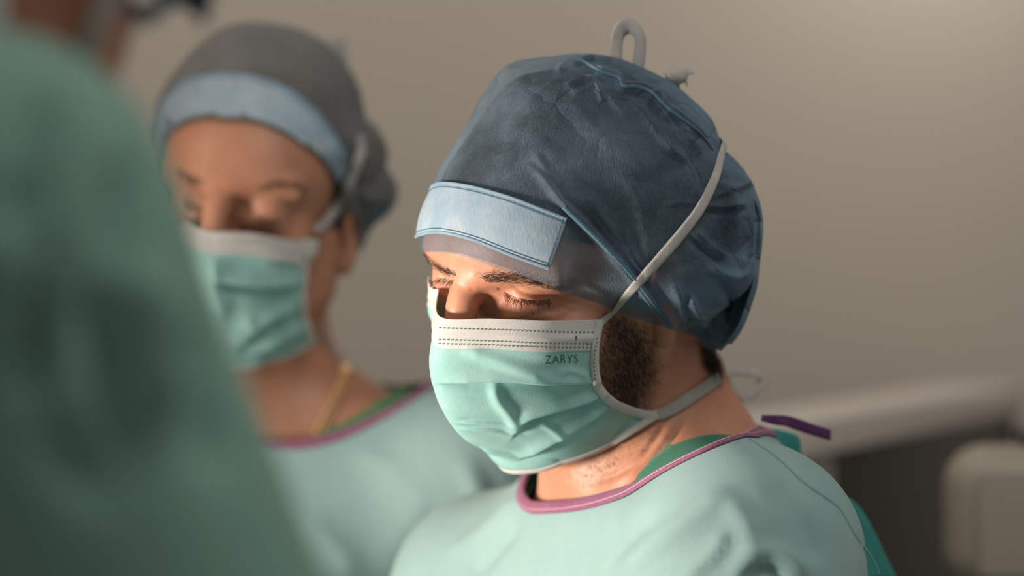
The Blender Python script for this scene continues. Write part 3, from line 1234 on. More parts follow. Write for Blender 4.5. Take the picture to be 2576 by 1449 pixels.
def lettering(tree, text, x0, x1, ybase, ytop, slope, lift, mat, parent, thin=-0.008):
    cu = bpy.data.curves.new('lettering_curve', 'FONT')
    cu.body = text; cu.offset = thin; cu.space_character = 1.12; cu.resolution_u = 4
    ob = bpy.data.objects.new('lettering_curve', cu)
    COL.objects.link(ob)
    dg = bpy.context.evaluated_depsgraph_get()
    me = ob.evaluated_get(dg).to_mesh()
    import bmesh
    bm = bmesh.new(); bm.from_mesh(me)
    bmesh.ops.triangulate(bm, faces=bm.faces[:])
    bmesh.ops.subdivide_edges(bm, edges=[e for e in bm.edges if e.calc_length() > .15], cuts=2)
    bmesh.ops.triangulate(bm, faces=bm.faces[:])
    V = np.array([v.co[:] for v in bm.verts]); bm.verts.index_update()
    Fc = [[v.index for v in f.verts] for f in bm.faces]
    bm.free()
    bpy.data.objects.remove(ob)
    lo, hi = V.min(0), V.max(0)
    px = x0 + (V[:, 0] - lo[0]) / (hi[0] - lo[0]) * (x1 - x0)
    py = ybase + (V[:, 1] - lo[1]) / (hi[1] - lo[1]) * (ytop - ybase) + slope * (px - x0)
    W = []
    for x, y in zip(px, py):
        p, n = cast(tree, x, y)
        W.append(p + n * lift if p is not None else at_depth(x, y, 1.5))
    return mesh_obj('lettering', np.array(W), Fc, mat, parent, smooth=False)


# ------------------------------------------------------------------ gown and scrub top
def torso_dir(S, a, b, c):
    y = math.radians(S['yaw'])
    return np.array([math.cos(y), -math.sin(y), 0]) * a + np.array([-math.sin(y), -math.cos(y), 0]) * b + np.array([0, 0, 1.0]) * c


def neck_coords(V, S):
    """angle round the neck (0 front, 90 the person's left), distance from the neck axis, height"""
    y = math.radians(S['yaw']); nb = np.array(S['nb'])
    d = V - nb
    l = np.array([math.cos(y), -math.sin(y), 0]); f = np.array([-math.sin(y), -math.cos(y), 0])
    return np.degrees(np.arctan2(d @ l, d @ f)), np.hypot(d @ l, d @ f), d[:, 2]


def cut_neck(V, Fq, S, near_px, far, radius):
    """open the garment round the neck along a rim: traced where the photograph shows it, by radius elsewhere"""
    t = bvh(V, Fq)
    nb = np.array(S['nb'])
    ph, cv = [], []
    if near_px is not None:
        P, _ = cast_line([t], near_px, 24)
        a, r, z = neck_coords(P, S)
        ph += a.tolist(); cv += (z - r).tolist()
    for a_, r_ in far:
        h = (None,)
        r_ += .005
        while h[0] is None:
            r_ -= .005
            q = nb + torso_dir(S, math.sin(math.radians(a_)) * r_, math.cos(math.radians(a_)) * r_, 0)
            h = t.ray_cast(Vector(q + np.array([0, 0, .4])), Vector((0, 0, -1)), .65)
        z = h[0][2] - nb[2]
        ph.append(a_); cv.append(z - r_)
    ph = np.array(ph); cv = np.array(cv)
    o = np.argsort(ph); ph, cv = ph[o], cv[o]
    ph = np.r_[ph - 360, ph, ph + 360]; cv = np.r_[cv, cv, cv]
    qa = np.arange(-180, 180, 1.5)
    qc = np.interp(qa, ph, cv)
    for _ in range(14): qc = .25 * np.roll(qc, 1) + .5 * qc + .25 * np.roll(qc, -1)
    qa = np.r_[qa - 360, qa, qa + 360]; qc = np.r_[qc, qc, qc]

    def sval(X):
        a, r, z = neck_coords(X, S)
        v = (z - r) - np.interp(a, qa, qc)
        return np.where((np.linalg.norm(X - nb, axis=1) < radius), v, -1.0)
    s = sval(V)
    Fq = np.asarray(Fq)
    keep = ~(s[Fq] > 0).all(1)
    Fk = Fq[keep]
    E_ = np.vstack([Fk[:, [0, 1]], Fk[:, [1, 2]], Fk[:, [2, 3]], Fk[:, [3, 0]]])
    E_ = np.vstack([E_, E_[:, ::-1]])
    m = (s[E_[:, 0]] > 0) & (s[E_[:, 1]] <= 0) & (s[E_[:, 1]] > -.5)
    A, Bq = E_[m, 0], E_[m, 1]
    tt = (s[A] / (s[A] - s[Bq]))[:, None]
    X = V[A] + tt * (V[Bq] - V[A])
    V2 = V.copy()
    acc = np.zeros_like(V); num = np.zeros(len(V))
    np.add.at(acc, A, X); np.add.at(num, A, 1)
    got = num > 0
    V2[got] = acc[got] / num[got][:, None]
    bad = set(np.where((s > 0) & ~got)[0].tolist())
    Fk = np.array([f for f in Fk if not bad.intersection(f.tolist())])
    N = vnormals(V, Fq)
    rim = np.where(got)[0]
    ang = neck_coords(V2[rim], S)[0]
    rim = rim[np.argsort(ang)]
    rp, rn = V2[rim], N[rim]
    used = np.unique(Fk); mp = np.full(len(V), -1); mp[used] = np.arange(len(used))
    return V2[used], mp[Fk], rp, rn


def make_garment(name, person, S, e, mat, rim_px, lines, zfine, step, far, extra=None, noise=0.0, radius=.19):
    Fd = Field()
    torso_field(Fd, Frame(), S, e, True)
    if extra: extra(Fd)
    nb = np.array(S['nb'])
    z1 = nb[2] + .10
    ex = S.get('ext', .45)
    xs = steps((nb[0] - ex - .25, nb[0] - ex, .02), (nb[0] - ex, nb[0] + ex, step), (nb[0] + ex, nb[0] + ex + .2, .02))
    ys = steps((nb[1] - ex - .25, nb[1] - ex, .02), (nb[1] - ex, nb[1] + ex, step), (nb[1] + ex, nb[1] + ex + .2, .02))
    zs = steps((.15, zfine, .03), (zfine, z1, step))
    g = (xs, ys, zs)
    V, Fq = nets(Fd.grid(*g), *g)
    V = lapsmooth(V, Fq, 3, .5)
    up = V[:, 2] > zfine
    V[up] = relax(Fd, V[up], 1)
    N = vnormals(V, Fq)
    if noise:
        a = V * 9.0
        V = V + N * (noise * (np.sin(a[:, 0] * 1.7 + 2.1 * np.sin(a[:, 2] * 1.1)) * np.sin(a[:, 1] * 1.9 + a[:, 2]) + .6 * np.sin(a[:, 2] * 2.3 + 1.5 * np.sin(a[:, 0] * 1.3))))[:, None]
    if lines: V = folds(V, N, lines)
    V, Fq, rim, rn = cut_neck(V, Fq, S, rim_px, far, radius)
    Fl = Fq.tolist()
    o = mesh_obj(name, V, Fl, mat, person)
    solidify(o, .0008)
    return dict(o=o, V=V, F=Fl, tree=bvh(V, Fl), rim=rim, rimn=rn)


def rim_binding(name, G, width, mat, parent, lift=.0006, n=220, sel=None):
    P = G['rim']; N = G['rimn']
    P = np.vstack([P, P[:1]]); N = np.vstack([N, N[:1]])
    s = np.r_[0, np.cumsum(np.linalg.norm(np.diff(P, axis=0), axis=1))]
    q = np.linspace(0, s[-1], n)
    P = np.stack([np.interp(q, s, P[:, k]) for k in range(3)], 1)
    N = np.stack([np.interp(q, s, N[:, k]) for k in range(3)], 1)
    for _ in range(8):
        P[1:-1] = .25 * P[:-2] + .5 * P[1:-1] + .25 * P[2:]
        N[1:-1] = .25 * N[:-2] + .5 * N[1:-1] + .25 * N[2:]
    N = nrm(N)
    T = nrm(np.gradient(P, axis=0)); Bi = nrm(np.cross(N, T))
    if Bi[:, 2].sum() > 0: Bi = -Bi
    P2 = P + Bi * width * .40
    V, Fc, uv = ribbon(P2, N, width, lift, .0012, 5, .0012)
    o = mesh_obj(name, V, Fc, mat, parent)
    return o, P2, N, Bi

# ------------------------------------------------------------------ the surgeon in focus
GRID_FINE = ((( -.62, -.10, .014), (-.10, -.055, .0026), (-.055, .072, .0011), (.072, .10, .0024), (.10, .62, .014)),
             ((-.62, -.13, .014), (-.13, -.055, .0011), (-.055, .12, .0028), (.12, .62, .014)),
             ((-1.75, -.22, .022), (-.22, -.01, .0032), (-.01, .060, .0011), (.060, .14, .004)))
GRID_MID = (((-.62, -.10, .014), (-.10, .10, .0026), (.10, .62, .014)),
            ((-.62, -.13, .014), (-.13, .12, .0026), (.12, .62, .014)),
            ((-1.85, -.22, .022), (-.22, .06, .0030), (.060, .14, .0045)))

R1 = headR(46, 24, 11.5); T1 = np.array([.0372, .09, 1.607])
S1 = dict(nb=(.093, .150, 1.487), yaw=58, lean=14, sw=.155, dropL=.055, dropR=.108, fwdL=.035, fwdR=.03, trap=.044, trapzR=-.085, trapR=.034, musc=.68, neck_r=.056,
          elbL=(.26, .09, -.30), wriL=(.10, .34, -.36), elbR=(-.17, .10, -.30), wriR=(-.05, .36, -.37))
surgeon = tag(empty('person', (S1['nb'][0] + .03, S1['nb'][1] + .03, 0)),
              'person in sharp focus with dark blue cap and mint mask, looking down', 'person')

body_lines1 = [
    ([(1284, 718), (1309, 732), (1340, 742), (1371, 746), (1394, 746)], 5, -1.0, 'ridge'),
    ([(1268, 741), (1288, 763), (1330, 780), (1366, 776)], 7, -.6, 'ridge'),
    ([(1250, 790), (1320, 800), (1400, 790), (1440, 775)], 9, .5, 'ridge'),
    ([(1400, 752), (1430, 762), (1460, 764)], 4, -.35, 'ridge'),
    ([(1400, 760), (1425, 778), (1450, 786)], 4, -.35, 'ridge'),
    ([(1603, 1027), (1645, 973), (1690, 915)], 9, -1.6, 'ridge'),
    ([(1500, 1215), (1560, 1188), (1605, 1160), (1645, 1110), (1680, 1050)], 8, -1.4, 'ridge'),
    ([(1535, 1222), (1595, 1185), (1650, 1130), (1690, 1075)], 12, 1.0, 'ridge'),
    ([(1600, 1200), (1650, 1150), (1690, 1100), (1725, 1045)], 8, -1.2, 'ridge'),
]


def attrs1(L, q, N):
    y = L[:, 1] * 1000; z = L[:, 2] * 1000; x = np.abs(L[:, 0]) * 1000
    front = np.interp(z, [-100, -85, -60, -20, 0], [-90, -78, -70, -44, -30])
    rear = np.interp(z, [-100, -75, -55, -30, 5], [-30, -8, 2, -6, -14])
    be = np.clip((y - front) / 14 + .5, 0, 1) * np.clip((rear - y) / 16 + .5, 0, 1) * np.clip((z + 92) / 12, 0, 1) * np.clip((6 - z) / 8, 0, 1)
    be *= (x > 25) & (x < 85)
    mole = np.zeros(len(L)); blush = np.zeros(len(L))
    vis = (N * nrm(Frame(R1, T1).w(L) - CAM)).sum(1) < 0
    for mx, my, r in ((1253, 727, 3.6), (1340, 789, 2.2)):
        mole = np.maximum(mole, np.clip(1.4 - np.hypot(q[:, 0] - mx, q[:, 1] - my) / r, 0, 1) * vis)
    blush = np.maximum(blush, np.clip(1.3 - np.hypot(q[:, 0] - 1183, q[:, 1] - 728) / 7, 0, 1) * vis)
    blush = np.maximum(blush, .55 * np.clip(1.2 - np.hypot((q[:, 0] - 1330) / 75, (q[:, 1] - 757) / 26), 0, 1) * vis)
    return dict(beard=be, scalp=scalp_attr(L), mole=mole, blush=blush)


B1 = make_body('body', surgeon, R1, T1, S1, GRID_FINE, M['skin'], lid_e=-21, lines=body_lines1, attrs=attrs1)
fr1 = B1['fr']
eyes(surgeon, fr1)

# eyebrows
for poly, gdir, nb_ in (([(1196, 697), (1225, 690), (1265, 686), (1310, 692), (1360, 708), (1410, 728), (1425, 738), (1400, 735), (1350, 722), (1300, 712), (1250, 710), (1215, 707)], fr1.R @ np.array([.85, .35, .15]), 760),
                   ([(1066, 636), (1085, 660), (1112, 676), (1140, 690), (1150, 697), (1130, 692), (1100, 677), (1072, 655), (1064, 645)], fr1.R @ np.array([-.85, .35, .25]), 300)):
    P, N, Q = scatter(B1['tree'], poly, nb_, 11)
    V, Fc = strands(P, N, np.tile(gdir, (len(P), 1)), .0062, .000085, .5, .28, .25)
    mesh_obj('eyebrow', V, Fc, M['hair'], surgeon)
# eyelashes
for pts, n, L, out in (([(1268, 734), (1288, 744), (1310, 752), (1335, 757), (1360, 757), (1384, 754)], 95, .0085, (.10, -.55, -.75)),
                       ([(1100, 700), (1115, 702), (1130, 704), (1142, 706)], 40, .0085, (-.55, -.60, -.55))):
    P, N = cast_line([B1['tree']], pts, n)
    P = P + rng.normal(0, .0004, P.shape)
    g = np.tile(fr1.R @ nrm(np.array(out)), (n, 1))
    V, Fc = strands(P, N, g, L, .00013, .3, .26, .50, 5)
    V, Fc = join([(V, Fc), tube(smooth1(P, 30), .00022, 5)])
    mesh_obj('eyelashes', V, Fc, M['hair'], surgeon)
# beard on cheek and jaw
parts = []
for poly, n, L in (([(1528, 800), (1570, 800), (1605, 830), (1632, 870), (1640, 920), (1628, 970), (1600, 1020), (1575, 1018), (1540, 990), (1520, 950), (1517, 880)], 2600, .0060),
                   ([(1420, 1190), (1520, 1150), (1600, 1080), (1640, 1075), (1600, 1130), (1540, 1180), (1450, 1225)], 260, .0035)):
    P, N, Q = scatter(B1['tree'], poly, n, 21, 26)
    parts.append(strands(P, N, np.tile(fr1.R @ np.array([0, .25, -1.0]), (len(P), 1)), L, .000095, .4, .35, .30))
V, Fc = join(parts)
mesh_obj('beard', V, Fc, M['hair'], surgeon)

# cap
sil1 = np.array([(1057, 612), (1062, 570), (1082, 480), (1120, 400), (1165, 330), (1212, 240), (1250, 188), (1288, 158), (1340, 147), (1400, 140), (1450, 135), (1510, 138),
                 (1560, 148), (1620, 172), (1690, 208), (1750, 258), (1790, 300), (1808, 345), (1815, 372), (1850, 402), (1888, 455), (1912, 520), (1917, 580), (1908, 660),
                 (1893, 720), (1862, 775), (1842, 830), (1838, 866), (1800, 884), (1740, 900), (1650, 930), (1500, 960), (1350, 940), (1200, 860), (1110, 750), (1064, 660)], float)
hem1 = [(1085, 624), (1130, 632), (1190, 651), (1250, 672), (1320, 693), (1390, 716), (1440, 738), (1490, 760), (1540, 780), (1600, 797), (1660, 817), (1720, 836), (1745, 846), (1772, 872), (1800, 884), (1836, 866)]
cap_lines1 = [
    # piped crown seam
    ([(1443, 140), (1475, 158), (1516, 181), (1557, 195), (1566, 215), (1607, 218), (1639, 231), (1676, 268), (1730, 309), (1767, 341), (1794, 377)], 7, 2.2, 'ridge'),
    ([(1430, 150), (1470, 175), (1512, 198), (1550, 212), (1562, 232), (1605, 234), (1635, 250), (1668, 285), (1722, 325), (1760, 358)], 9, -1.8, 'ridge'),
    # long diagonal fold
    ([(1334, 418), (1366, 450), (1407, 504), (1457, 555), (1516, 614), (1594, 700), (1640, 758), (1690, 822)], 10, 2.6, 'ridge'),
    ([(1350, 418), (1384, 448), (1427, 502), (1477, 551), (1536, 610), (1610, 690), (1660, 752), (1705, 815)], 13, -.9, 'ridge'),
    ([(1340, 380), (1380, 440), (1420, 480)], 12, 1.0, 'ridge'),
    # crown wrinkles
    ([(1497, 208), (1508, 235), (1516, 260)], 7, 1.5, 'ridge'), ([(1525, 236), (1557, 277), (1590, 295)], 8, 1.7, 'ridge'),
    ([(1607, 286), (1640, 330), (1665, 362), (1721, 404)], 7, 2.0, 'ridge'), ([(1580, 250), (1625, 295), (1660, 340), (1690, 400)], 8, 1.5, 'ridge'),
    ([(1416, 222), (1457, 204), (1520, 186)], 9, 1.7, 'ridge'), ([(1400, 185), (1425, 160), (1443, 148)], 9, 1.4, 'ridge'), ([(1430, 215), (1445, 232), (1470, 226), (1500, 214)], 6, 1.3, 'ridge'),
    ([(1620, 250), (1650, 240), (1672, 262)], 6, 1.4, 'ridge'), ([(1660, 290), (1690, 285), (1712, 312), (1740, 340)], 7, 1.6, 'ridge'), ([(1690, 330), (1720, 330), (1750, 372), (1758, 402)], 7, 1.6, 'ridge'),
    ([(1645, 255), (1640, 280), (1665, 300)], 6, -1.4, 'ridge'), ([(1700, 350), (1730, 380), (1745, 420)], 7, -1.3, 'ridge'),
    # creases before the tie
    ([(1700, 390), (1735, 420), (1752, 470), (1745, 512)], 7, 1.5, 'ridge'), ([(1735, 412), (1758, 440), (1770, 480)], 6, -1.2, 'ridge'), ([(1670, 515), (1710, 510), (1745, 513)], 5, 1.2, 'ridge'),
    ([(1560, 430), (1600, 500), (1622, 600), (1630, 680)], 14, .9, 'ridge'), ([(1560, 560), (1590, 640), (1628, 690)], 8, 1.0, 'ridge'), ([(1480, 470), (1520, 560), (1580, 660)], 16, .8, 'ridge'),
    ([(1430, 440), (1500, 530), (1560, 610)], 14, .7, 'ridge'), ([(1250, 300), (1330, 340), (1420, 420)], 26, .7, 'ridge'), ([(1420, 260), (1520, 340), (1640, 440)], 30, .8, 'ridge'),
    # pouch behind the tie
    ([(1765, 520), (1820, 521), (1876, 513)], 6, 1.8, 'ridge'), ([(1770, 532), (1830, 535), (1880, 528)], 8, -1.4, 'ridge'), ([(1790, 495), (1840, 477), (1885, 465)], 8, 1.5, 'ridge'),
    ([(1815, 380), (1812, 430), (1835, 460)], 9, -2.2, 'ridge'), ([(1830, 410), (1850, 440), (1890, 470)], 9, 1.5, 'ridge'), ([(1740, 580), (1785, 618), (1822, 646)], 9, 1.6, 'ridge'), ([(1730, 592), (1775, 634), (1815, 664)], 9, -1.4, 'ridge'),
    ([(1890, 480), (1886, 560), (1896, 640), (1880, 700)], 7, 1.5, 'ridge'), ([(1902, 500), (1904, 600), (1896, 680)], 6, -1.2, 'ridge'), ([(1780, 660), (1820, 690), (1880, 690)], 9, 1.3, 'ridge'),
    # gathers above the hem
    ([(1732, 733), (1748, 775), (1765, 812), (1757, 837)], 6, 2.0, 'ridge'), ([(1718, 760), (1735, 800), (1740, 835)], 7, -1.5, 'ridge'), ([(1773, 803), (1798, 766), (1823, 737)], 7, 2.0, 'ridge'),
    ([(1765, 808), (1798, 820), (1827, 849)], 7, 2.2, 'ridge'), ([(1780, 832), (1805, 842), (1822, 862)], 7, -1.6, 'ridge'), ([(1810, 700), (1844, 754), (1838, 810)], 9, -2.2, 'ridge'), ([(1690, 700), (1712, 760), (1725, 820)], 9, 1.2, 'ridge'),
    ([(1660, 760), (1690, 800), (1710, 828)], 7, 1.3, 'ridge'), ([(1830, 720), (1850, 690), (1870, 640)], 9, 1.5, 'ridge'),
    # drape beside the hem
    ([(1430, 690), (1480, 720), (1540, 752)], 9, .6, 'ridge'), ([(1150, 420), (1230, 400), (1300, 420)], 30, .6, 'ridge'),
]
cap1 = make_cap('surgical_cap', surgeon, B1, (0, 14, 42), sil1, .086, hem1, M['cap'], cap_lines1, pucker=.0016, hem_back=[(76, 64, -58), (48, 92, -58), (0, 104, -56)], hair=M['hair'])
co1 = cap1['o']
# pale sweatband sewn over the brow
btop = [(1424, 552), (1370, 531), (1280, 497), (1180, 470), (1110, 459), (1099, 458)]
bbot = [(1382, 673), (1290, 640), (1200, 604), (1120, 583), (1075, 580), (1062, 580)]
V, Fc, G = cast_sheet([cap1['tree']], btop, bbot, 90, 14, .0012, fr1, True)
solidify(mesh_obj('sweatband', V, Fc, M['band'], co1), .0010, 1)
for row in (1, 12):
    P = smooth1(G[:, row], 2); N = nrm(P - cap1['C'])
    V, Fc = marks_line = tube(P + N * .0012, .00030, 5)
    mesh_obj('stitching', V, Fc, M['thread'], co1)
for row in (0, 13):
    P = smooth1(G[:, row], 2); N = nrm(P - cap1['C'])
    V, Fc, _ = ribbon(P, N, .0020, .0010, .0005, 3, .0004)
    mesh_obj('band_edge', V, Fc, M['band_edge'], co1)
i0 = 2 if fr1.p(G[0, 0])[0] > 0 else len(G) - 3
P = G[i0]; N = nrm(P - cap1['C'])
V, Fc = tube(P + N * .0012, .00030, 5)
mesh_obj('stitching', V, Fc, M['thread'], co1)
# crown seam piping
P, N = cast_line([cap1['tree']], cap_lines1[0][0], 90)
V, Fc = tube(P - N * .0003, .0010, 8)
mesh_obj('seam', V, Fc, M['seam'], co1)
P, N = cast_line([cap1['tree']], [(1418, 520), (1460, 560), (1518, 617), (1596, 702), (1642, 760), (1690, 822)], 80)
V, Fc, _ = ribbon(P, N, .0032, .0002, .0006, 4, .0010)
mesh_obj('seam', V, Fc, M['seam'], co1)

# mask
net1 = mask_net(fr1, [
    [(1110, 797, 0), (1235, 801, 31), (1380, 806, 56.5), (1508, 804, 67)],
    [(1100, 868, 0), (1230, 874, 32), (1370, 881, 58), (1496, 878, 67.5)],
    [(1090, 940, 0), (1225, 955, 31), (1370, 965, 54), (1501, 962, 64)],
    [(1118, 1035, 0), (1250, 1042, 31), (1400, 1040, 52), (1535, 1006, 62)],
    [(1180, 1112, 0), (1300, 1112, 29), (1430, 1095, 49), (1585, 1030, 61)],
    [(1290, 1156, 0), (1385, 1166, 27), (1510, 1128, 47), (1640, 1045, 60)]])
mask_lines1 = [
    ([(1497, 964), (1356, 962), (1294, 958), (1236, 958), (1110, 966)], 17, 2.3, 'step'),
    ([(1515, 997), (1440, 1019), (1364, 1041), (1325, 1055), (1298, 1088)], 16, 2.4, 'step'),
    ([(1532, 1024), (1497, 1046), (1440, 1081), (1364, 1125), (1307, 1156)], 14, 2.2, 'step'),
    ([(1160, 878), (1235, 900), (1310, 925), (1385, 948)], 16, 1.6, 'ridge'),
    ([(1240, 960), (1252, 1002), (1285, 1046), (1300, 1088)], 14, 1.8, 'ridge'),
    ([(1152, 1059), (1220, 1062), (1294, 1066)], 7, .8, 'step'), ([(1152, 1074), (1230, 1080), (1290, 1090)], 7, .7, 'step'),
    ([(1180, 1122), (1250, 1138), (1307, 1146)], 8, .8, 'step'), ([(1350, 1060), (1390, 1080), (1420, 1100)], 8, .8, 'ridge'),
    ([(1395, 940), (1430, 930), (1480, 945)], 9, .7, 'ridge'),
]
mask1 = make_mask(surgeon, B1, net1, mask_lines1, nu=220, nv=170)
mo1 = mask1['o']
V, Fc = marks(mask1['btree'], [[(1109, 825), (1250, 829), (1380, 834), (1489, 836)], [(1108, 853), (1250, 857), (1380, 863), (1487, 864)], [(1107, 864), (1250, 868), (1380, 873), (1486, 873)]], 9.8, 5.2, 3.2, .0007)
mesh_obj('weld_marks', V, Fc, M['weld'], mo1, smooth=False)
V, Fc = marks(mask1['tree'], [[(1506, 815), (1497, 880), (1498, 950)], [(1497, 850), (1490, 900), (1491, 950)]], 9.0, 4.6, 2.6, .0022)
mesh_obj('weld_marks', V, Fc, M['weld'], mo1, smooth=False)
V, Fc = marks(mask1['btree'], [[(1448, 848), (1448, 852)]], 40, 6, 4.5, .0007)
mesh_obj('weld_marks', V, Fc, M['weld'], mo1, smooth=False)
lettering(mask1['tree'], 'ZARYS', 1371, 1452, 914, 893, -.03, .0008, M['print'], mo1)

# ties of the mask: upper one over the cap, lower one round the neck, loose loops behind
P, N = cast_line([cap1['tree'], B1['tree']], [(1502, 816), (1514, 804), (1541, 776), (1612, 696), (1676, 627), (1721, 573), (1758, 523), (1788, 463), (1805, 413), (1813, 366)], 70)
P = smooth1(P, 4); N = nrm(smooth1(N, 12))
s = np.linspace(0, 1, 70)
w = np.interp(s, [0, .05, .12, .25, .5, .8, 1], [.0050, .0036, .0040, .0065, .0072, .0062, .0048])
V, Fc, _ = ribbon(P, N, w, .0022, .0008, 4, .0003)
mesh_obj('mask_tie', V, Fc, M['tie'], mo1)
# the same tie goes on over the back of the cap to the knot
Pk = at_depth(1705, 200, cap1['C'][1] - CAM[1] + .004)
d0 = P[-1] - cap1['C']; d1 = Pk - cap1['C']
Pb = []
for t_ in np.linspace(0, 1, 16):
    d_ = nrm(nrm(d0) * (1 - t_) + nrm(d1) * t_ + np.array([.1, .75, 0]) * math.sin(math.pi * t_))
    h = cap1['tree'].ray_cast(Vector(cap1['C'] + d_ * .3), Vector(-d_), .3)
    Pb.append(np.array(h[0]) if h[0] is not None else cap1['C'] + d_ * np.linalg.norm(d0))
Pb = np.array(Pb)
V, Fc, _ = ribbon(Pb, nrm(Pb - cap1['C']), .0065, .002, .0008, 4)
mesh_obj('mask_tie', V, Fc, M['tie'], mo1)
P, N = cast_line([B1['tree']], [(1622, 1047), (1660, 1042), (1700, 1024), (1750, 990), (1790, 962), (1806, 950)], 40)
P = smooth1(P, 4); N = nrm(smooth1(N, 12))
V, Fc, _ = ribbon(P, N, np.interp(np.linspace(0, 1, 40), [0, .2, .5, 1], [.0050, .0078, .0085, .0080]), .0016, .0008, 4)
mesh_obj('mask_tie', V, Fc, M['tie'], mo1)
dk = P[-1][1] - CAM[1] + .05


def loop_px(pts, width, nor, n=40):
    """free-hanging tie: points are (x, y, distance)"""
    q = poly_resample(np.array(pts, float), n)
    P = np.array([at_depth(*c) for c in q])
    nn = np.tile(nrm(np.array(nor, float)), (n, 1)) if np.ndim(nor) == 1 else nor
    return ribbon(P, nn, width, 0, .0007, 3)


dc = cap1['C'][1] - CAM[1]
for pts, wd, nor in (([(1552, 168, dc - .004), (1550, 110, dc), (1562, 74, dc + .002), (1585, 66, dc + .004), (1606, 86, dc + .006), (1610, 120, dc + .006), (1604, 172, dc + .004)], .0110, (.75, -.65, .1)),
                     ([(1690, 200, dc + .004), (1712, 186, dc + .008), (1738, 178, dc + .014)], .0065, (.1, -.7, .6)),
                     ([(1676, 192, dc), (1696, 184, dc + .004), (1722, 196, dc + .008), (1726, 206, dc + .012)], .0075, (.1, -.9, .5)),
                     ([(1800, 955, dk), (1840, 935, dk + .01), (1885, 938, dk + .015), (1912, 946, dk + .02), (1920, 962, dk + .02), (1895, 985, dk + .015), (1880, 1000, dk + .01)], .0075, (.3, -.8, .5)),
                     ([(1806, 950, dk), (1840, 975, dk + .01), (1880, 1003, dk + .01)], .0080, (.3, -.8, .4)),
                     ([(1806, 960, dk), (1825, 985, dk + .01), (1865, 1000, dk + .015)], .0060, (.5, -.8, .1))):
    V, Fc, _ = loop_px(pts, wd, nor)
    mesh_obj('mask_tie', V, Fc, M['tie'], mo1)
for px, py, d_ in ((1703, 194, dc + .004), (1812, 952, dk)):
    c = at_depth(px, py, d_)
    Fk = Field(); Fk.ell(c, (.0065, .006, .005), .003); Fk.cone(c - [.004, 0, .002], c + [.004, 0, .003], .004, .0035, .003)
    g = [np.arange(c[i] - .012, c[i] + .012, .0012) for i in range(3)]
    V, Fc = nets(Fk.grid(*g), *g)
    mesh_obj('knot', V, Fc, M['tie'], mo1)

# hair tuft at the nape
P, N, Q = scatter(B1['tree'], [(1755, 850), (1795, 875), (1800, 905), (1785, 925), (1760, 900)], 330, 31)
N2 = nrm(N + np.array([.8, .2, 0]))
V, Fc = strands(P, N2, np.tile(np.array([.55, .1, -.85]), (len(P), 1)), .020, .00010, .9, .28, .5, 9)
mesh_obj('nape_hair', V, Fc, M['hair'], surgeon)

# scrub top and gown
scrub1 = make_garment('scrub_top', surgeon, S1, .006, M['scrub'], [(1590, 1215), (1640, 1155), (1700, 1105), (1770, 1075), (1830, 1068), (1890, 1080)], None, 1.25, .0065, [(0, .098), (-40, .085), (-90, .070), (-140, .066), (180, .066), (150, .066)], radius=.17)
gown_lines1 = [
    ([(1880, 1120), (1957, 1165), (2020, 1222), (2083, 1267), (2114, 1294), (2153, 1361), (2193, 1412), (2212, 1455)], 16, -.8, 'ridge'),
    ([(1840, 1470), (1880, 1420), (1930, 1395), (1990, 1410), (2040, 1460)], 26, 2.4, 'ridge'), ([(1870, 1475), (1900, 1440), (1935, 1432), (1975, 1460)], 22, -3.0, 'ridge'),
    ([(1560, 1460), (1640, 1380), (1760, 1290), (1850, 1230)], 30, 2.4, 'ridge'), ([(1480, 1460), (1560, 1370), (1650, 1290)], 26, -2.0, 'ridge'),
    ([(1830, 1260), (1880, 1330), (1890, 1420)], 26, 2.0, 'ridge'), ([(1940, 1200), (2010, 1300), (2060, 1420)], 26, -2.0, 'ridge'), ([(1720, 1460), (1790, 1400), (1830, 1340)], 18, 2.0, 'ridge'),
    ([(1130, 1400), (1230, 1330), (1320, 1240)], 20, 2.0, 'ridge'), ([(1180, 1460), (1250, 1380), (1300, 1320)], 18, -2.5, 'ridge'),
]
gown1 = make_garment('gown', surgeon, S1, .016, M['gown'], [(1340, 1268), (1470, 1256), (1600, 1216), (1760, 1140), (1925, 1068)], gown_lines1, 1.24, .0042, [(-35, .085), (-90, .076), (-140, .072), (180, .072), (155, .072)], noise=.0012, radius=.22)
go1 = gown1['o']
_, P2, N2, Bi = rim_binding('neck_binding', gown1, .0085, M['binding'], go1)
V, Fc = tube(P2 + Bi * .0020 + N2 * .0030, .00025, 5)
mesh_obj('binding_stitch', V, Fc, M['stitch'], go1)
P, N = cast_line([gown1['tree']], [(1886, 1106), (1957, 1155), (2020, 1214), (2083, 1257), (2114, 1284), (2153, 1351), (2193, 1402), (2212, 1448)], 90)
V, Fc, _ = ribbon(smooth1(P, 3), nrm(smooth1(N, 6)), .0016, .0002, .0004, 2)
mesh_obj('shoulder_seam', V, Fc, M['gown_seam'], go1)
# purple neck tie standing off behind the shoulder, inner back panel of the gown
dt = 1.60
V, Fc, _ = loop_px([(1915, 1052, dt), (1950, 1057, dt), (1985, 1062, dt + .01), (2040, 1080, dt + .015), (2089, 1095, dt + .02)], np.interp(np.linspace(0, 1, 40), [0, .3, 1], [.004, .0085, .0080]), (0.0, -.8, .45))
mesh_obj('neck_tie', V, Fc, M['binding_shaded'], go1)
outer = [(1955, 1080), (2008, 1098), (2018, 1150), (2050, 1195), (2105, 1238), (2150, 1262), (2185, 1310), (2230, 1400), (2260, 1460)]
inner = [(1890, 1085), (1910, 1140), (1930, 1180), (1950, 1220), (1990, 1260), (2030, 1300), (2060, 1340), (2090, 1400), (2120, 1460)]
A = np.array([at_depth(x, y, 1.64) for x, y in poly_resample(outer, 40)]); Bq = np.array([at_depth(x, y, 1.60) for x, y in poly_resample(inner, 40)])
nv = 8
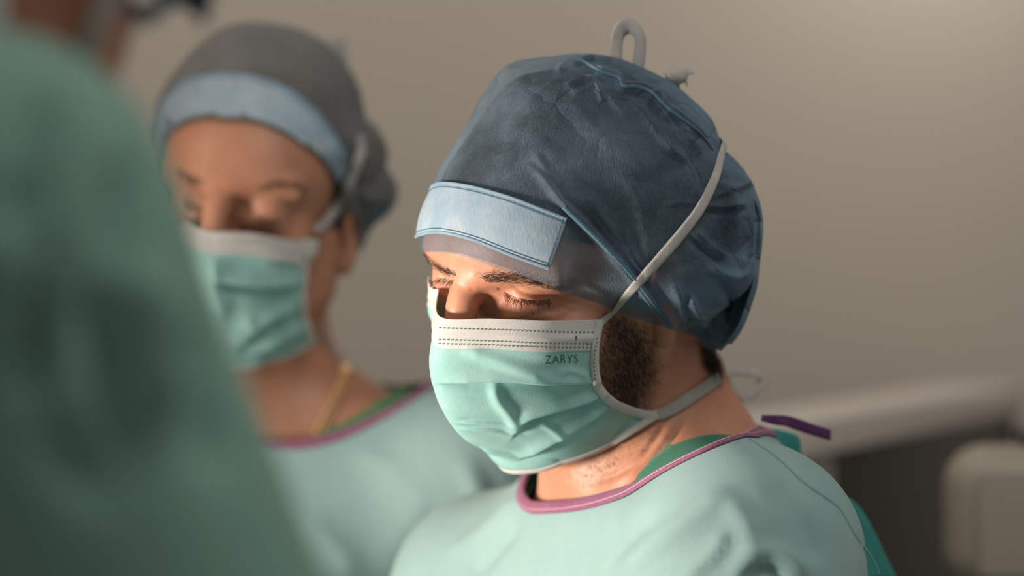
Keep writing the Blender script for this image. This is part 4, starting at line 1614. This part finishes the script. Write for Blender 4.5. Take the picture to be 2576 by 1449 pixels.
G = np.stack([A * (1 - s) + Bq * s + np.array([.0, .012 * math.sin(s * 3.1), 0]) for s in np.linspace(0, 1, nv)], 1)
mesh = mesh_obj('back_panel', G.reshape(-1, 3), [[i * nv + j, (i + 1) * nv + j, (i + 1) * nv + j + 1, i * nv + j + 1] for i in range(39) for j in range(nv - 1)], M['gown_inner'], go1)
solidify(mesh, .001)


def limbs(S, person):
    nb = np.array(S['nb']); loc = lambda a, b, c: nb + S['l'] * a + S['f'] * b + np.array([0, 0, 1.0]) * c
    for k in 'LR':
        hand('glove', loc(*S['wri' + k]), loc(*S['elb' + k]), S['l'], person, M['glove'])


limbs(S1, surgeon)
# ------------------------------------------------------------------ the second surgeon, behind on the left
R2 = headR(12, 10, 5.6); T2 = np.array([-.2045, .42, 1.652])
S2 = dict(nb=(-.203, .478, 1.518), yaw=14, lean=8, sw=.175, dropL=.070, dropR=.06, fwdL=.02, fwdR=.02, trap=.042, neck_r=.048, musc=.55,
          elbL=(.215, -.03, -.33), wriL=(.03, .17, -.26), elbR=(-.215, -.03, -.33), wriR=(-.10, .17, -.22))
second = tag(empty('person', (S2['nb'][0], S2['nb'][1], 0)), 'blurred person with a grey-blue cap and pale band, gold chain, behind the sharp surgeon', 'person')
B2 = make_body('body', second, R2, T2, S2, GRID_MID, M['skin_fair'], lid_e=-24, brow=1.0,
               attrs=lambda L, q, N: dict(scalp=scalp_attr(L, 10), blush=.35 * np.clip(1.2 - np.hypot((q[:, 0] - 590) / 60, (q[:, 1] - 480) / 60), 0, 1)))
fr2 = B2['fr']
eyes(second, fr2)
for poly, s in (([(640, 470), (690, 458), (740, 462), (770, 480), (740, 474), (690, 470), (650, 476)], 1), ([(440, 430), (470, 440), (505, 455), (520, 466), (490, 462), (450, 446)], -1)):
    P, N, Q = scatter(B2['tree'], poly, 220, 41)
    V, Fc = strands(P, N, np.tile(fr2.R @ np.array([.85 * s, .3, .1]), (len(P), 1)), .006, .0001, .5, .3, .25)
    mesh_obj('eyebrow', V, Fc, M['hair'], second)
for pts, s in (([(645, 538), (665, 546), (690, 550), (715, 548), (735, 540)], 1), ([(455, 505), (470, 512), (490, 516), (505, 514)], -1)):
    P, N = cast_line([B2['tree']], pts, 50)
    V, Fc = strands(P, N, np.tile(fr2.R @ nrm(np.array([.1 * s, -.5, -.8])), (50, 1)), .008, .00012, .2, .2, .5, 5)
    mesh_obj('eyelashes', V, Fc, M['hair'], second)

sil2 = np.array([(384, 330), (386, 285), (405, 235), (440, 180), (490, 122), (545, 76), (610, 56), (680, 58), (750, 72), (815, 104), (866, 155), (900, 210), (916, 270), (922, 300),
                 (950, 318), (966, 370), (970, 420), (996, 455), (998, 500), (975, 548), (940, 565), (915, 590), (905, 615), (850, 680), (760, 740), (640, 760), (520, 700), (440, 600), (395, 450)], float)
hem2 = [(545, 298), (590, 300), (640, 310), (700, 330), (750, 357), (800, 398), (835, 445), (865, 500), (888, 560), (906, 612)]
cap_lines2 = [([(860, 420), (880, 500), (900, 560)], 14, 2, 'ridge'), ([(925, 310), (915, 380), (930, 450)], 14, -3.5, 'ridge'), ([(960, 430), (930, 470), (900, 470)], 14, -3, 'ridge'),
              ([(930, 330), (955, 380), (950, 420)], 14, 3, 'ridge'), ([(905, 480), (950, 500), (985, 480)], 16, 3, 'ridge'), ([(400, 250), (430, 300), (440, 360)], 12, 2, 'ridge')]
cap2 = make_cap('surgical_cap', second, B2, (0, 14, 42), sil2, .105, hem2, M['cap_far'], cap_lines2, pole=(0, .3, 1), nring=260, nrow=90, pucker=.002, hem_back=[(64, 75, -30), (36, 98, -26), (0, 106, -24)], rear=.018)
btop2 = [(876, 418), (850, 365), (800, 292), (720, 228), (625, 196), (560, 194), (520, 197), (470, 210)]
bbot2 = [(848, 474), (822, 436), (780, 388), (715, 338), (620, 302), (560, 293), (520, 291), (480, 298)]
V, Fc, G = cast_sheet([cap2['tree']], btop2, bbot2, 70, 10, .0012, fr2, True)
solidify(mesh_obj('sweatband', V, Fc, M['band'], cap2['o']), .0010, 1)
for row in (0, 9):
    P = smooth1(G[:, row], 2)
    V, Fc, _ = ribbon(P, nrm(P - cap2['C']), .0030, .0010, .0006, 3, .0006)
    mesh_obj('band_edge', V, Fc, M['band_edge'], cap2['o'])

net2 = net1 * np.array([.95, 1, 1])
net2[:, 3] += np.array([0, -.006, -.002])
net2[0, 3] += np.array([-.003, 0, .010]); net2[1, 3] += np.array([-.002, 0, .007])
net2[:, :, 2] += np.array([-.015, -.013, -.010, -.006, -.003, 0])[:, None]
mask_lines2 = [([(757, 720), (680, 722), (600, 716), (530, 712)], 16, 3.0, 'step'), ([(752, 775), (690, 800), (630, 840), (600, 880)], 16, 3.2, 'step'),
               ([(790, 815), (720, 850), (660, 890)], 14, 2.6, 'step'), ([(540, 650), (535, 720), (560, 800)], 18, 2.5, 'ridge'), ([(640, 800), (600, 830), (580, 870)], 16, 2, 'ridge')]
mask2 = make_mask(second, B2, net2, mask_lines2, nu=90, nv=72)
mo2 = mask2['o']
V, Fc = marks(mask2['btree'], [[(545, 606), (650, 612), (760, 612)], [(540, 624), (650, 632), (760, 632)]], 8, 4, 2.6, .0007)
mesh_obj('weld_marks', V, Fc, M['weld'], mo2, smooth=False)
lettering(mask2['tree'], 'ZARYS', 672, 742, 673, 655, 0, .0008, M['print'], mo2)
P, N = cast_line([cap2['tree'], B2['tree']], [(774, 594), (800, 566), (830, 530), (860, 486), (885, 430), (902, 370), (908, 340)], 50)
N = nrm(.35 * smooth1(N, 10) + .65 * nrm(CAM - P))
V, Fc, _ = ribbon(smooth1(P, 5), N, np.interp(np.linspace(0, 1, 50), [0, .3, 1], [.0060, .0080, .0075]), .0075, .0008, 4)
mesh_obj('mask_tie', V, Fc, M['tie'], mo2)
P, N = cast_line([B2['tree']], [(798, 828), (815, 852), (838, 890), (856, 922)], 24)
V, Fc, _ = ribbon(smooth1(P, 3), nrm(smooth1(N, 8)), .0045, .0014, .0007, 3)
mesh_obj('mask_tie', V, Fc, M['tie'], mo2)
dc2 = cap2['C'][1] - CAM[1]
for pts, wd, nor in (([(822, 140, dc2), (835, 106, dc2 + .004), (858, 110, dc2 + .008), (862, 160, dc2 + .006)], .0085, (.3, -.9, .2)), ([(818, 140, dc2), (840, 140, dc2 + .006), (868, 128, dc2 + .010)], .0080, (.1, -.9, .4))):
    V, Fc, _ = loop_px(pts, wd, nor)
    mesh_obj('mask_tie', V, Fc, M['tie'], mo2)

scrub2 = make_garment('scrub_top', second, S2, .006, M['scrub_light'], [(790, 1098), (880, 1050), (985, 988)], None, 1.30, .0075, [(0, .10), (-45, .092), (-90, .080), (-140, .07), (180, .066), (140, .07)], radius=.18)
gown_lines2 = [([(1010, 1449), (1045, 1380), (1090, 1330), (1110, 1300)], 20, -5, 'ridge'), ([(1080, 1449), (1110, 1390), (1130, 1310)], 22, 4, 'ridge'), ([(1100, 1310), (1160, 1360), (1200, 1400)], 16, -3, 'ridge'),
               ([(900, 1130), (1000, 1200), (1090, 1300)], 30, 2, 'ridge'), ([(760, 1300), (860, 1400), (900, 1449)], 34, 2.5, 'ridge'), ([(1160, 1150), (1200, 1240), (1220, 1330)], 24, 3, 'ridge')]
gown2 = make_garment('gown', second, S2, .016, M['gown'], [(662, 1108), (740, 1112), (820, 1100), (900, 1070), (970, 1035), (1036, 1005)], gown_lines2, 1.22, .0075, [(-50, .11), (-90, .10), (-140, .08), (180, .075), (140, .085)], noise=.002, radius=.22)
rim_binding('neck_binding', gown2, .0075, M['binding'], gown2['o'], n=160)
limbs(S2, second)

# gold chain on the second surgeon's neck
P, N = cast_line([B2['tree'], scrub2['tree']], [(868, 925), (858, 965), (846, 1000), (832, 1030), (816, 1062), (802, 1092)], 14)
chain = tag(empty('necklace', tuple(P[0])), 'thin gold chain with a round pendant on the neck of the blurred person', 'necklace')
T_ = nrm(np.gradient(P, axis=0))
for i in range(2, 14):
    a = np.linspace(0, 2 * np.pi, 17)
    side = nrm(np.cross(T_[i], N[i]))
    ax2 = side if i % 2 else nrm(side * .5 + N[i] * .8)
    c = P[i] + N[i] * .0022
    pts = c + np.outer(np.cos(a), T_[i]) * .0062 + np.outer(np.sin(a), ax2) * .0032
    V, Fc = tube(pts, .0009, 6)
    mesh_obj('link', V, Fc, M['gold'], chain)
a = np.linspace(0, 2 * np.pi, 25)
side = nrm(np.cross(T_[0], N[0]))
c = P[1] + N[1] * .003
pts = c + np.outer(np.cos(a), T_[0]) * .0052 + np.outer(np.sin(a), side) * .0046
V1 = tube(pts, .0013, 8)
Fk = Field(); Fk.ell(c, (.0050, .0028, .0055), .002)
g = [np.arange(c[i] - .008, c[i] + .008, .0008) for i in range(3)]
V2 = nets(Fk.grid(*g), *g)
mesh_obj('pendant', *join([V1, (V2[0], V2[1].tolist())]), M['gold'], chain)

# ------------------------------------------------------------------ the colleague in the left foreground, seen over the shoulder
R3 = headR(24, 22, 6)
lob = at_depth(240, 100, 0.98)
T3 = lob - R3 @ np.array([.074, .002, -.033])
nb3 = T3 + np.array([-.020, .035, -.101])
S3 = dict(nb=tuple(nb3), yaw=70, lean=14, sw=.150, dropL=.012, dropR=.05, fwdL=-.01, fwdR=.03, trap=.054, neck_r=.058,
          elbL=(.16, -.145, -.30), wriL=(.12, .12, -.42), elbR=(-.21, .02, -.30), wriR=(-.12, .26, -.40))
front = tag(empty('person', (nb3[0] + .04, nb3[1], 0)), 'blurred person in the left foreground, mostly shaded green gown seen over the shoulder', 'person')
B3 = make_body('body', front, R3, T3, S3, GRID_MID, M['skin'], attrs=lambda L, q, N: dict(scalp=scalp_attr(L)))
fr3 = B3['fr']
eyes(front, fr3)
# same kind of cap and mask as the sharp surgeon wears
Lc = fr1.p(cap1['V'])
Lc[:, 1] = np.where(Lc[:, 1] > .03, .03 + (Lc[:, 1] - .03) * .75, Lc[:, 1])
keep3 = Lc[:, 2] > .022 - np.clip((Lc[:, 1] - .004) * 3.0, 0, .060)
F3 = [f for f in cap1['F'] if all(keep3[i] for i in f)]
V = fr3.w(Lc)
o = mesh_obj('surgical_cap', V, F3, M['cap_pouch'], front, attrs={'opaque': np.ones(len(V))})
L = mask1['L']
W = fr3.w(L); nv = mask1['nv']
o = mesh_obj('face_mask', W, mask1['Fq'], M['mask'], front)
solidify(o, .0006)
G = W.reshape(mask1['nu'], nv, 3)
for i in (0, -1):
    P = G[i]; N = nrm(P - T3)
    V, Fc, _ = ribbon(P, N, .006, .0008, .0008, 3)
    mesh_obj('edge_binding', V, Fc, M['mask_white'], o)
tr3 = bvh(fr3.w(Lc), F3)
P, N = cast_line([B3['tree'], tr3], [(205, 150), (222, 100), (246, 50), (270, 0), (292, -50), (310, -100)], 30)
N = nrm(.35 * smooth1(N, 8) + .65 * nrm(CAM - P))
V, Fc, _ = ribbon(smooth1(P, 4), N, .0080, .0050, .0008, 3)
mesh_obj('mask_tie', V, Fc, M['tie'], o)
gown_lines3 = [([(140, 225), (105, 330), (70, 440), (35, 560)], 36, -9, 'ridge'), ([(190, 240), (150, 350), (120, 470), (95, 620)], 40, 5, 'ridge'), ([(330, 420), (300, 560), (320, 720)], 46, -5, 'ridge'),
               ([(230, 700), (280, 850), (300, 1000), (330, 1180)], 50, -8, 'ridge'), ([(330, 650), (390, 850), (430, 1050)], 50, 6, 'ridge'), ([(60, 700), (90, 850), (70, 1000)], 40, -8, 'ridge'), ([(450, 800), (500, 1000), (560, 1200)], 40, -6, 'ridge'),
               ([(120, 1050), (180, 1150), (300, 1250)], 46, -7, 'ridge'), ([(20, 600), (30, 750), (10, 900)], 40, 6, 'ridge')]


gown3 = make_garment('gown', front, S3, .016, M['gown_fore'], None, gown_lines3, 1.25, .0085, [(k, .082) for k in range(-180, 180, 30)], noise=.002, radius=.21)
limbs(S3, front)
